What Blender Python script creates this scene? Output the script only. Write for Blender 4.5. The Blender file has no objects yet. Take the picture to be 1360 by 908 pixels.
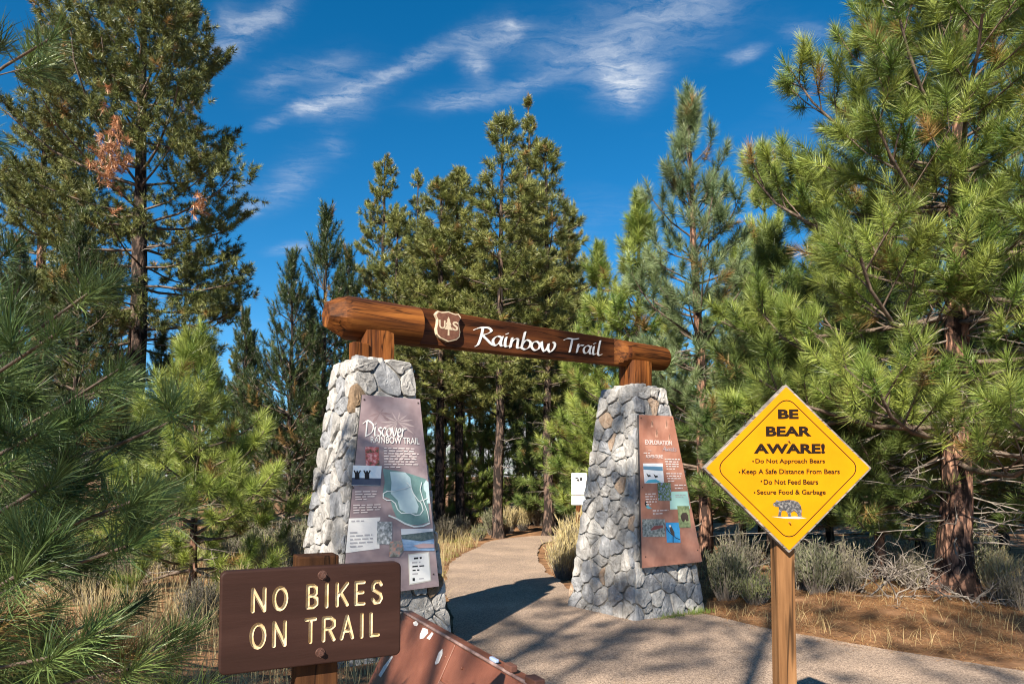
import bpy, bmesh, math, random
import numpy as np
from mathutils import Vector, Matrix, noise as mnoise
R = math.radians
random.seed(7)
SC = bpy.context.scene
COL = SC.collection

# ------------------------------------------------------------------ camera
FPX = 907.0; HOR = 632.4; PITCH = 0.046; EYE = 1.6
cam_d = bpy.data.cameras.new('camera'); cam = bpy.data.objects.new('camera', cam_d); COL.objects.link(cam)
cam.location = (0, 0, EYE); cam.rotation_euler = (math.pi/2 + PITCH, 0, 0)
cam_d.sensor_width = 36; cam_d.lens = 36*FPX/1360
cam_d.shift_y = (HOR - FPX*math.tan(PITCH) - 454)/1360
cam_d.clip_start = 0.05; cam_d.clip_end = 20000
SC.camera = cam

# ------------------------------------------------------------------ sun, sky
SUN_EL = R(35); SUN_DIR = Vector((-0.42, -0.907, 0)).normalized()      # towards the sun, on the ground
to_sun = (SUN_DIR*math.cos(SUN_EL) + Vector((0, 0, math.sin(SUN_EL)))).normalized()
sd = bpy.data.lights.new('sun', 'SUN'); sd.energy = 5.0; sd.angle = R(0.55); sd.color = (1.0, 0.90, 0.76)
sun = bpy.data.objects.new('sun', sd); COL.objects.link(sun)
sun.rotation_euler = to_sun.to_track_quat('Z', 'Y').to_euler(); sun.location = (-6, -12, 12)
SC.view_settings.view_transform = 'Standard'; SC.view_settings.look = 'None'
SC.view_settings.gamma = 1; SC.view_settings.use_curve_mapping = False
SC.view_settings.exposure = 1.3
SC.cycles.filter_width = 1.1

def pix_dir(px, py):
    x = (px-680)/FPX; v = -(py-(HOR-FPX*math.tan(PITCH)))/FPX
    c, s = math.cos(PITCH), math.sin(PITCH)
    return Vector((x, c - v*s, s + v*c))
def at(px, py, d):                      # the place at depth d that the photograph shows at a pixel
    r = pix_dir(px, py); return Vector((0, 0, EYE)) + r*(d/r.y)

W = bpy.data.worlds.new('World'); SC.world = W; W.use_nodes = True
def build_sky():
    nt = W.node_tree; nt.nodes.clear(); N = nt.nodes.new; L = nt.links.new
    out = N('ShaderNodeOutputWorld'); bg = N('ShaderNodeBackground'); bg.inputs[1].default_value = 0.056
    sky = N('ShaderNodeTexSky'); sky.sky_type = 'NISHITA'; sky.sun_disc = False
    sky.sun_elevation = SUN_EL; sky.sun_rotation = math.atan2(SUN_DIR.x, SUN_DIR.y)
    sky.altitude = 1900; sky.air_density = 1.0; sky.dust_density = 0.15; sky.ozone_density = 3.0
    hs = N('ShaderNodeHueSaturation'); hs.inputs['Saturation'].default_value = 1.36; hs.inputs['Value'].default_value = 1.18
    hs.inputs['Hue'].default_value = 0.492
    L(sky.outputs[0], hs.inputs['Color'])
    tc = N('ShaderNodeTexCoord'); sp = N('ShaderNodeSeparateXYZ'); L(tc.outputs['Generated'], sp.inputs[0])
    def math_(op, a, b=None):
        n = N('ShaderNodeMath'); n.operation = op
        for i, v in enumerate((a, b)):
            if v is None: continue
            if isinstance(v, (int, float)): n.inputs[i].default_value = v
            else: L(v, n.inputs[i])
        return n.outputs[0]
    z = math_('MAXIMUM', sp.outputs[2], 0.06)
    cb = N('ShaderNodeCombineXYZ'); L(math_('DIVIDE', sp.outputs[0], z), cb.inputs[0]); L(math_('DIVIDE', sp.outputs[1], z), cb.inputs[1])
    uv = cb.outputs[0]                     # the flat layer of high cloud overhead
    def noise(vec, scale, det, rough, dist=0.0):
        n = N('ShaderNodeTexNoise'); n.noise_dimensions = '3D'
        n.inputs['Scale'].default_value = scale; n.inputs['Detail'].default_value = det
        n.inputs['Roughness'].default_value = rough; n.inputs['Distortion'].default_value = dist
        L(vec, n.inputs['Vector']); return n
    wn = noise(uv, 9.0, 6, 0.65)
    vs = N('ShaderNodeVectorMath'); vs.operation = 'SUBTRACT'; L(wn.outputs['Color'], vs.inputs[0]); vs.inputs[1].default_value = (.5, .5, .5)
    vm = N('ShaderNodeVectorMath'); vm.operation = 'MULTIPLY'; L(vs.outputs[0], vm.inputs[0]); vm.inputs[1].default_value = (.085, .085, 0)
    va = N('ShaderNodeVectorMath'); va.operation = 'ADD'; L(uv, va.inputs[0]); L(vm.outputs[0], va.inputs[1])
    wuv = va.outputs[0]
    def uvof(px, py):
        d = pix_dir(px, py); return Vector((d.x/d.z, d.y/d.z))
    wisps = [(388,149,500,112,10,.75),(480,118,612,52,9,.5),(385,146,420,146,8,.5),(335,125,400,95,14,.30),(400,100,480,84,14,.30),(415,150,490,140,14,.25),
             (622,62,642,108,12,.6),(625,62,700,40,16,.5),(672,30,690,48,8,.5),(700,85,800,50,22,.30),(780,60,960,-20,34,.34),(770,92,850,68,20,.6),(800,128,868,90,22,.9),(820,135,850,112,16,.6),
             (566,140,660,128,10,.55),(650,130,742,98,9,.45),(280,80,330,28,20,.40),(320,55,384,0,13,.5),(290,40,330,20,16,.3),(318,283,350,276,6,.55),(345,275,420,216,16,.30),(310,262,330,240,14,.2),
             (968,80,1014,66,7,.45),(362,334,412,326,5,.5),(345,168,372,160,6,.35),(1040,40,1110,44,10,.3),(860,40,980,-10,40,.22),(430,190,460,200,12,.18)]
    acc = None
    for x0, y0, x1, y1, w, s in wisps:
        c = uvof((x0+x1)/2, (y0+y1)/2); a = (uvof(x1, y1)-uvof(x0, y0))*0.6
        dx, dy = x1-x0, y1-y0; l = math.hypot(dx, dy)
        b = (uvof((x0+x1)/2-dy/l*w, (y0+y1)/2+dx/l*w)-c)*1.5
        det = a.x*b.y-a.y*b.x
        r1 = (b.y/det, -b.x/det, 0); r2 = (-a.y/det, a.x/det, 0)
        su = N('ShaderNodeVectorMath'); su.operation = 'SUBTRACT'; L(wuv, su.inputs[0]); su.inputs[1].default_value = (c.x, c.y, 0)
        ds = []
        for r in (r1, r2):
            d = N('ShaderNodeVectorMath'); d.operation = 'DOT_PRODUCT'; L(su.outputs[0], d.inputs[0]); d.inputs[1].default_value = r
            ds.append(math_('MULTIPLY', d.outputs['Value'], d.outputs['Value']))
        q = math_('MULTIPLY', math_('ADD', ds[0], ds[1]), -1.6)
        g = math_('MULTIPLY', math_('EXPONENT', q), s)
        acc = g if acc is None else math_('ADD', acc, g)
    mp = N('ShaderNodeMapping'); mp.inputs['Rotation'].default_value = (0, 0, R(-28)); mp.inputs['Scale'].default_value = (2.0, 5.5, 1)
    L(wuv, mp.inputs['Vector'])
    fib = noise(mp.outputs[0], 3.6, 10, 0.7, 0.5)
    fr = N('ShaderNodeMapRange'); L(fib.outputs[0], fr.inputs[0]); fr.inputs[1].default_value = .34; fr.inputs[2].default_value = .70
    fr.inputs[3].default_value = .1; fr.inputs[4].default_value = 1.45
    gen = noise(uv, 0.55, 4, 0.55)          # faint cirrus over the rest of the sky
    gr = N('ShaderNodeMapRange'); L(gen.outputs[0], gr.inputs[0]); gr.inputs[1].default_value = .54; gr.inputs[2].default_value = .8
    gr.inputs[3].default_value = 0; gr.inputs[4].default_value = .22
    den = math_('MULTIPLY', math_('MULTIPLY', math_('ADD', acc, gr.outputs[0]), fr.outputs[0]), .72)
    hz = N('ShaderNodeMapRange'); L(sp.outputs[2], hz.inputs[0]); hz.inputs[1].default_value = .12; hz.inputs[2].default_value = .26
    den = math_('MINIMUM', math_('MULTIPLY', den, hz.outputs[0]), .92)
    mx = N('ShaderNodeMix'); mx.data_type = 'RGBA'; L(den, mx.inputs[0]); L(hs.outputs[0], mx.inputs[6]); mx.inputs[7].default_value = (5.9, 6.3, 6.9, 1)
    L(mx.outputs[2], bg.inputs[0]); L(bg.outputs[0], out.inputs[0])
build_sky()
W.cycles.sampling_method = 'NONE'
SC.cycles.max_bounces = 5; SC.cycles.diffuse_bounces = 2; SC.cycles.glossy_bounces = 2; SC.cycles.transmission_bounces = 3

# ------------------------------------------------------------------ helpers
def tag(o, label=None, cat=None, group=None, kind=None):
    if label: o['label'] = label
    if cat: o['category'] = cat
    if group: o['group'] = group
    if kind: o['kind'] = kind
    return o
def empty(name, loc=(0, 0, 0), rz=0):
    o = bpy.data.objects.new(name, None); COL.objects.link(o); o.location = loc; o.rotation_euler = (0, 0, rz)
    o.empty_display_size = .2; return o
def link(name, me, mat=None, parent=None, M=None):
    o = bpy.data.objects.new(name, me); COL.objects.link(o)
    if mat:
        for m in (mat if isinstance(mat, (list, tuple)) else [mat]):
            if not me.materials or len(me.materials) < (len(mat) if isinstance(mat, (list, tuple)) else 1): me.materials.append(m)
    if parent: o.parent = parent
    if M is not None: o.matrix_local = M
    return o
def np_mesh(name, V, F, tint=None, smooth=False):
    V = np.ascontiguousarray(V, dtype=np.float32); F = np.ascontiguousarray(F, dtype=np.int32)
    me = bpy.data.meshes.new(name); me.vertices.add(len(V)); me.vertices.foreach_set('co', V.ravel())
    me.loops.add(F.size); me.loops.foreach_set('vertex_index', F.ravel())
    me.polygons.add(len(F)); me.polygons.foreach_set('loop_start', np.arange(0, F.size, 3, dtype=np.int32))
    if smooth: me.polygons.foreach_set('use_smooth', np.ones(len(F), dtype=bool))
    me.update(calc_edges=True)
    if tint is not None:
        at_ = me.color_attributes.new('tint', 'FLOAT_COLOR', 'POINT')
        c = np.ones((len(V), 4), dtype=np.float32); c[:, :3] = tint; at_.data.foreach_set('color', c.ravel())
    return me
class Acc:
    def __init__(s): s.V = []; s.F = []; s.T = []; s.n = 0
    def add(s, V, F, T=None):
        V = np.asarray(V, dtype=np.float32); s.V.append(V); s.F.append(np.asarray(F, dtype=np.int32)+s.n); s.n += len(V)
        if T is not None: s.T.append(np.broadcast_to(np.asarray(T, dtype=np.float32), (len(V), 3)))
    def tube(s, P, r, k=5, T=None):
        P = np.asarray(P, float); r = np.asarray(r, float); n = len(P)
        D = np.gradient(P, axis=0); D /= np.linalg.norm(D, axis=1, keepdims=True)+1e-9
        ref = np.array([0, 0, 1.0]) if abs(D[0, 2]) < .8 else np.array([1.0, 0, 0])
        A = np.cross(D, ref); A /= np.linalg.norm(A, axis=1, keepdims=True)+1e-9; B = np.cross(D, A)
        th = np.arange(k)*2*np.pi/k
        V = P[:, None]+r[:, None, None]*(np.cos(th)[None, :, None]*A[:, None]+np.sin(th)[None, :, None]*B[:, None])
        V = V.reshape(-1, 3); i = np.arange(n-1)[:, None]*k; j = np.arange(k)[None]; j2 = (j+1) % k
        a = i+j; b = i+j2; c = i+k+j2; d = i+k+j
        F = np.concatenate([np.stack([a, b, c], -1).reshape(-1, 3), np.stack([a, c, d], -1).reshape(-1, 3)])
        s.add(V, F, T)
    def mesh(s, name, smooth=False):
        return np_mesh(name, np.concatenate(s.V), np.concatenate(s.F), np.concatenate(s.T) if s.T else None, smooth)
def nrm(v): return v/(np.linalg.norm(v, axis=-1, keepdims=True)+1e-9)

def mat(name, c1, c2=None, scale=8.0, rough=.8, bump=0.0, bscale=40.0, spec=.3, stretch=(1, 1, 1), detail=6, c3=None, metal=0, pos=(.35, .65), coords='Object', bdist=.01):
    m = bpy.data.materials.new(name); m.use_nodes = True; nt = m.node_tree; N = nt.nodes.new; L = nt.links.new
    p = nt.nodes['Principled BSDF']; p.inputs['Roughness'].default_value = rough; p.inputs['Specular IOR Level'].default_value = spec
    p.inputs['Metallic'].default_value = metal
    tc = N('ShaderNodeTexCoord'); mp = N('ShaderNodeMapping'); mp.inputs['Scale'].default_value = stretch; L(tc.outputs[coords], mp.inputs[0])
    if c2 is None: p.inputs['Base Color'].default_value = (*c1, 1)
    else:
        n = N('ShaderNodeTexNoise'); n.inputs['Scale'].default_value = scale; n.inputs['Detail'].default_value = detail; n.inputs['Roughness'].default_value = .62
        L(mp.outputs[0], n.inputs['Vector'])
        r = N('ShaderNodeValToRGB'); L(n.outputs[0], r.inputs[0]); e = r.color_ramp.elements
        e[0].position = pos[0]; e[0].color = (*c1, 1); e[1].position = pos[1]; e[1].color = (*c2, 1)
        if c3: k = e.new((pos[0]+pos[1])/2); k.color = (*c3, 1)
        L(r.outputs[0], p.inputs['Base Color'])
    if bump:
        b = N('ShaderNodeBump'); b.inputs['Strength'].default_value = bump; b.inputs['Distance'].default_value = bdist
        n2 = N('ShaderNodeTexNoise'); n2.inputs['Scale'].default_value = bscale; n2.inputs['Detail'].default_value = 6; n2.inputs['Roughness'].default_value = .7
        L(mp.outputs[0], n2.inputs['Vector']); L(n2.outputs[0], b.inputs['Height']); L(b.outputs[0], p.inputs['Normal'])
    return m
def tint_mat(name, trans=.3, rough=.5, spec=.35):
    m = bpy.data.materials.new(name); m.use_nodes = True; nt = m.node_tree; N = nt.nodes.new; L = nt.links.new
    p = nt.nodes['Principled BSDF']; p.inputs['Roughness'].default_value = rough; p.inputs['Specular IOR Level'].default_value = spec
    a = N('ShaderNodeAttribute'); a.attribute_name = 'tint'; L(a.outputs['Color'], p.inputs['Base Color'])
    t = N('ShaderNodeBsdfTranslucent'); L(a.outputs['Color'], t.inputs[0])
    x = N('ShaderNodeMixShader'); x.inputs[0].default_value = trans; L(p.outputs[0], x.inputs[1]); L(t.outputs[0], x.inputs[2])
    L(x.outputs[0], nt.nodes['Material Output'].inputs[0]); return m

M_needle = tint_mat('pine_needles', .14, .42, .45)
M_grass = tint_mat('dry_grass', .35, .7, .2)
def bark_mat(name, c1, c2, c3):
    m = bpy.data.materials.new(name); m.use_nodes = True; nt = m.node_tree; N = nt.nodes.new; L = nt.links.new
    p = nt.nodes['Principled BSDF']; p.inputs['Roughness'].default_value = .9; p.inputs['Specular IOR Level'].default_value = .15
    tc = N('ShaderNodeTexCoord'); mp = N('ShaderNodeMapping'); mp.inputs['Scale'].default_value = (1, 1, .33); L(tc.outputs['Object'], mp.inputs[0])
    v = N('ShaderNodeTexVoronoi'); v.inputs['Scale'].default_value = 15; v.feature = 'F1'; v.inputs['Randomness'].default_value = .9
    n = N('ShaderNodeTexNoise'); n.inputs['Scale'].default_value = 9; n.inputs['Detail'].default_value = 7
    va = N('ShaderNodeMix'); va.data_type = 'VECTOR'; va.inputs[0].default_value = .2; L(mp.outputs[0], va.inputs[4]); L(n.outputs['Color'], va.inputs[5])
    L(mp.outputs[0], n.inputs[0]); L(va.outputs[1], v.inputs['Vector'])
    r = N('ShaderNodeValToRGB'); e = r.color_ramp.elements; e[0].position = .2; e[0].color = (*c2, 1); e[1].position = .62; e[1].color = (*c1, 1)
    k = e.new(.42); k.color = (*c3, 1)
    mm = N('ShaderNodeMath'); mm.operation = 'MULTIPLY_ADD'; L(n.outputs[0], mm.inputs[0]); mm.inputs[1].default_value = .5; L(v.outputs['Distance'], mm.inputs[2])
    ms = N('ShaderNodeMath'); ms.operation = 'SUBTRACT'; L(mm.outputs[0], ms.inputs[0]); ms.inputs[1].default_value = .2
    L(ms.outputs[0], r.inputs[0]); L(r.outputs[0], p.inputs['Base Color'])
    b = N('ShaderNodeBump'); b.inputs['Strength'].default_value = .9; b.inputs['Distance'].default_value = .03; b.invert = True
    L(mm.outputs[0], b.inputs['Height']); L(b.outputs[0], p.inputs['Normal']); return m
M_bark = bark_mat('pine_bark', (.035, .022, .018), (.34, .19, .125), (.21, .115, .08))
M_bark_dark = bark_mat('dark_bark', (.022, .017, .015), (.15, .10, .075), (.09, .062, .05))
M_twig = mat('twig_bark', (.06, .042, .032), (.20, .15, .115), 12, .9)
M_dead = mat('dead_twig', (.12, .10, .085), (.29, .255, .22), 9, .9)

# ------------------------------------------------------------------ pine trees
def needle_tris(pos, dr, shoot, nl, nn, width, tint, rng, spread=(22, 72), segs=1, droop=.0, tvar=.22):
    T = len(pos); n = T*nn
    p = np.repeat(pos, nn, 0); d = np.repeat(dr, nn, 0); sh = np.repeat(shoot, nn); ln = np.repeat(nl, nn)*rng.uniform(.72, 1.1, n)
    u = rng.random(n)**.75
    ref = nrm(rng.normal(size=(n, 3))); a = nrm(np.cross(d, ref))
    ph = np.radians(spread[0]+(spread[1]-spread[0])*u+rng.normal(0, 9, n))
    nd = nrm(d*np.cos(ph)[:, None]+a*np.sin(ph)[:, None]); nd[:, 2] -= droop; nd = nrm(nd)
    base = p-d*(u*sh)[:, None]
    side = nrm(np.cross(nd, a*.6+np.array([0, 0, .6])+.55*nrm(rng.normal(size=(n, 3)))))*(width*.5)
    col = np.repeat(tint, nn, 0)*rng.uniform(1-tvar, 1+tvar, (n, 1))
    if segs == 1:
        V = np.stack([base-side, base+side, base+nd*ln[:, None]], 1).reshape(-1, 3)
        F = np.arange(n*3).reshape(-1, 3); C = np.repeat(col, 3, 0)
    else:
        bend = nrm(rng.normal(size=(n, 3)))*.08; bend[:, 2] -= .05
        mid = base+nd*(ln*.55)[:, None]; tip = base+(nd+bend)*ln[:, None]
        V = np.stack([base-side*.8, base+side*.8, mid-side*.9, mid+side*.9, tip], 1).reshape(-1, 3)
        o = (np.arange(n)*5)[:, None, None]; F = (np.array([[0, 1, 3], [0, 3, 2], [2, 3, 4]])[None]+o).reshape(-1, 3); C = np.repeat(col, 5, 0)
    return V, F, C

def branch_path(p0, az, el, L, curl, rng, n=6, wob=.06):
    P = [np.array(p0, float)]; da = rng.normal(0, .12)
    for i in range(n-1):
        s = i/(n-1); e = el+curl*s*s+rng.normal(0, wob); z = az+da*s+rng.normal(0, wob)
        P.append(P[-1]+L/(n-1)*np.array([math.cos(z)*math.cos(e), math.sin(z)*math.cos(e), math.sin(e)]))
    return np.array(P)
def interp(P, s):
    x = s*(len(P)-1); i = min(int(x), len(P)-2); f = x-i; return P[i]*(1-f)+P[i+1]*f, nrm(P[i+1]-P[i])

class Foliage:
    def __init__(s): s.p = []; s.d = []; s.sh = []; s.nl = []; s.t = []
    def tuft(s, p, d, sh, nl, t): s.p.append(p); s.d.append(d); s.sh.append(sh); s.nl.append(nl); s.t.append(t)
    def mesh(s, name, nn, width, rng, **k):
        V, F, C = needle_tris(np.array(s.p), nrm(np.array(s.d)), np.array(s.sh), np.array(s.nl), nn, width, np.array(s.t), rng, **k)
        return np_mesh(name, V, F, C)

GREEN = dict(olive=((.075, .100, .027), (.205, .215, .068)), bright=((.075, .135, .022), (.31, .36, .08)), sunlit_olive=((.10, .128, .033), (.27, .275, .085)), lime=((.12, .18, .03), (.34, .39, .09)), blue=((.09, .14, .06), (.23, .285, .13)),  # second olive pair carries the sunlit look of the centre pines in its colour
             dark=((.020, .038, .011), (.065, .092, .026)), fir=((.045, .076, .03), (.11, .15, .055)), near=((.038, .078, .022), (.21, .29, .085)), mid=((.048, .092, .022), (.21, .26, .066)))  # dark pair holds shade in the needle colour
def leafy(branch, r, fol, wood, rng, nl, sh, tints, dens, twl, sides=3, upb=.35, tubes=True, start=.25):
    """twigs and needle tufts along one branch"""
    L = np.linalg.norm(np.diff(branch, axis=0), axis=1).sum()
    c1, c2 = np.array(tints[0]), np.array(tints[1])
    def tint():
        if rng.random() < .035: return np.array([.30, .19, .065])*rng.uniform(.7, 1.1)
        return (c1+(c2-c1)*rng.random())*rng.uniform(.68, 1.3)
    k = max(2, int(L*dens*(1-start)))
    for i in range(k):
        s = start+(1-start)*(i+rng.random())/k*.97
        q, d = interp(branch, s); sgn = 1 if i % 2 else -1
        h = nrm(np.cross(d, [0, 0, 1.0])); a = R(rng.uniform(32, 62))
        td = nrm(d*math.cos(a)+h*sgn*math.sin(a)+np.array([0, 0, upb+rng.normal(0, .22)]))
        tl = twl*(.45+.75*(1-s))*rng.uniform(.6, 1.25)*min(1.3, .27+L*.44)
        e = q+td*tl
        m = q+td*tl*.5+rng.normal(0, .03, 3)*tl
        if tubes: wood.tube([q, m, e], [r*.32, r*.26, r*.16], sides)
        td2 = nrm(e-m+np.array([0, 0, .45*tl])); fol.tuft(e+td2*sh*.3, td2, sh*rng.uniform(.75, 1.2), nl, tint())
        if tl > sh*.9:
            for s2 in ((.5,) if tl < sh*1.5 else (.4, .75) if tl < sh*2.4 else (.3, .5, .7, .9)):
                q2 = q+(e-q)*s2; d2 = nrm(td+h*rng.choice([-1, 1])*rng.uniform(.5, 1.0)+np.array([0, 0, rng.uniform(.0, .5)]))
                l2 = tl*rng.uniform(.2, .42); e2 = q2+d2*l2
                if tubes: wood.tube([q2, e2], [r*.2, r*.13], sides)
                fol.tuft(e2+d2*sh*.3, d2, sh*rng.uniform(.7, 1.1), nl, tint())
    d = nrm(branch[-1]-branch[-2]); fol.tuft(branch[-1]+d*sh*.4, nrm(d+np.array([0, 0, .3])), sh*1.15, nl, tint())

def pine_meshes(name, seed, H, r0, cb, Rm, nwh, nb, nl=.17, sh=.2, nn=40, width=.006, tints='olive', dens=3.2, twl=.6, shape=None, el=(0, 50), curl=.5,
                dead=10, lean=(0, 0), flare=1.35, gap=.0, sides=3, tubes=True, segs=1, tside=9, spread=(14, 92), upb=.35, limbs=False):
    rng = np.random.default_rng(seed); shape = shape or (lambda t: min(1, .55+2.2*t)*(1-t)**.75+.07)
    zs = np.concatenate([[-.25, 0, .12, .35, .8], np.linspace(1.3, H, 12)]) if H > 3 else np.concatenate([[-.15, 0, .1], np.linspace(.3, H, 8)])
    wob = rng.normal(0, .012*H**.5, (len(zs), 2)).cumsum(0)*.5; wob -= wob[1]
    P = np.stack([wob[:, 0]+lean[0]*zs/H, wob[:, 1]+lean[1]*zs/H, zs], 1)
    rr = r0*(1-.94*np.clip(zs/H, 0, 1))**.85+.006; rr *= 1+(flare-1)*np.exp(-np.clip(zs, 0, 9)/.22)
    tr = Acc(); tr.tube(P, rr, tside)
    if r0 > .1:   # uneven trunk surface
        V = tr.V[0]; ang = np.arange(tside)*2*np.pi/tside
        for i in range(len(zs)):
            V[i*tside:(i+1)*tside] += (V[i*tside:(i+1)*tside]-P[i])*(.10*np.sin(3*ang+seed+zs[i])[:, None]+rng.normal(0, .035, (tside, 1)))
    wood = Acc(); deadw = Acc(); fol = Foliage(); parts = []
    def trunk_at(z): return np.array([np.interp(z, zs, P[:, 0]), np.interp(z, zs, P[:, 1]), z])
    for i in range(nwh):
        t = (i+rng.uniform(.1, .9))/nwh; z = cb+(H-cb)*t
        for b in range(nb):
            if rng.random() < gap: continue
            az = i*2.4+b*2*math.pi/nb+rng.normal(0, .3)
            L = Rm*shape(t)*rng.uniform(.68, 1.15)
            if L < .12: L = .12
            e = R(el[0]+(el[1]-el[0])*t**1.2+rng.normal(0, 8))
            bp = branch_path(trunk_at(z+rng.uniform(-.1, .1)), az, e, L, curl*rng.uniform(.6, 1.3), rng)
            br = min(.012+.011*L, r0*.5)*(1-.3*t)
            if limbs: wood = Acc(); parts.append(wood)
            wood.tube(bp, np.linspace(br, br*.35, len(bp)), 5 if sides > 3 else 4)
            leafy(bp, br, fol, wood, rng, nl, sh, GREEN[tints] if isinstance(tints, str) else tints, dens, twl, sides, upb, tubes, start=.16 if L < 1.5 else .22)
    top = P[-1]; fol.tuft(top+np.array([0, 0, sh*.4]), np.array([0, 0, 1.0]), sh*1.4, nl, np.array(GREEN[tints][1]))
    for k in range(dead):                 # bare grey branches below the crown and inside it
        z = rng.uniform(min(.5, cb*.4), cb+(H-cb)*.35); az = rng.uniform(0, 6.28); L = rng.uniform(.35, .85)*Rm*.6
        bp = branch_path(trunk_at(z), az, R(rng.uniform(-25, 15)), L, rng.uniform(-.6, .4), rng, 6, .18)
        deadw.tube(bp, np.linspace(.008+.006*L, .003, 6), 4)
        for q in range(int(2+L*3)):
            a, d = interp(bp, rng.uniform(.25, .95)); d = nrm(d+rng.normal(0, .7, 3)); l = rng.uniform(.12, .4)*L
            b2 = np.array([a, a+d*l*.5, a+d*l+rng.normal(0, .12, 3)*l]); deadw.tube(b2, [.005, .004, .002], 3)
    return dict(trunk=tr.mesh(name+'_trunk', True), branches=None if limbs else wood.mesh(name+'_branches'), limbs=[w.mesh(name+'_limb') for w in parts], dead=deadw.mesh(name+'_dead') if dead else None,
                crown=fol.mesh(name+'_crown', nn, width, rng, segs=segs, spread=spread))
def place_tree(name, meshes, loc, rz, sc, label, cat='pine tree', group=None, bark=None):
    e = empty(name, loc, rz); e.scale = (sc, sc, sc) if isinstance(sc, (int, float)) else sc
    tag(e, label, cat, group)
    link('trunk', meshes['trunk'], bark or M_bark, e)
    if meshes['branches']: tag(link('branches', meshes['branches'], M_twig, e), kind='stuff')
    for lm in meshes['limbs']: link('limb', lm, M_twig, e)
    if meshes.get('dead'): tag(link('dead_branches', meshes['dead'], M_dead, e), kind='stuff')
    tag(link('crown', meshes['crown'], M_needle, e), kind='stuff')
    return e

# ------------------------------------------------------------------ ground, path
def fbm(x, y, s): return mnoise.fractal(Vector((x*s, y*s, 3.1)), .8, 2.0, 4)
PATH = [(-9, -3.5, 9), (-4, -2.2, 8), (0, -1.4, 6.9), (3, -.85, 5.7), (4.4, -.75, 4.95), (5.7, -.66, 4.2), (6.6, -.6, 3.3), (7.4, -.62, 2.6), (8.0, -.7, 2.3), (8.6, -.8, 1.5),
        (9.4, -.92, .85), (10.9, -1.05, .66), (12.8, -1.15, .5), (14.2, -1.0, .5), (16, -.7, .68)]
def path_edges():
    ys = np.concatenate([np.arange(-9, 3, .3), np.arange(3, 16.01, .07)]); p = np.array(PATH)
    l = np.interp(ys, p[:, 0], p[:, 1]); r = np.interp(ys, p[:, 0], p[:, 2])
    k = np.array([.15, .2, .3, .2, .15]); l = np.convolve(np.pad(l, 2, 'edge'), k, 'valid'); r = np.convolve(np.pad(r, 2, 'edge'), k, 'valid')
    l += [.045*fbm(1.3, y, 1.5)+.02*fbm(7, y, 9) for y in ys]; r += [.06*fbm(4.3, y, 1.5)+.02*fbm(2, y, 9) for y in ys]
    return ys, l, r
ys, le, re_ = path_edges()
Lp = [(l, y) for l, y in zip(le, ys)]; Rp = [(r, y) for r, y in zip(re_, ys)]
for i in range(1, 26):                   # the bend to the right beyond the arch
    a = i/25*R(78); Lp.append((-.70+3.0*(1-math.cos(a))+.0, 16+3.0*math.sin(a))); Rp.append((.68+1.62*(1-math.cos(a)), 16+1.62*math.sin(a)))
d = Vector((math.sin(R(78)), math.cos(R(78)))); 
for k in (2, 5, 9): Lp.append((Lp[65 if False else -1][0]+d.x*k, Lp[-1][1]+d.y*k)); Rp.append((Rp[-1][0]+d.x*k, Rp[-1][1]+d.y*k))
V = []; F = []; NX = 10
for (a, b) in zip(Lp, Rp):
    for j in range(NX+1):
        f = j/NX; x = a[0]+(b[0]-a[0])*f; y = a[1]+(b[1]-a[1])*f
        V.append((x, y, .004+.006*(1-abs(2*f-1)**4)))
for i in range(len(Lp)-1):
    for j in range(NX):
        a = i*(NX+1)+j; F += [(a, a+1, a+NX+2), (a, a+NX+2, a+NX+1)]
M_path = bpy.data.materials.new('chipped_asphalt'); M_path.use_nodes = True
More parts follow.
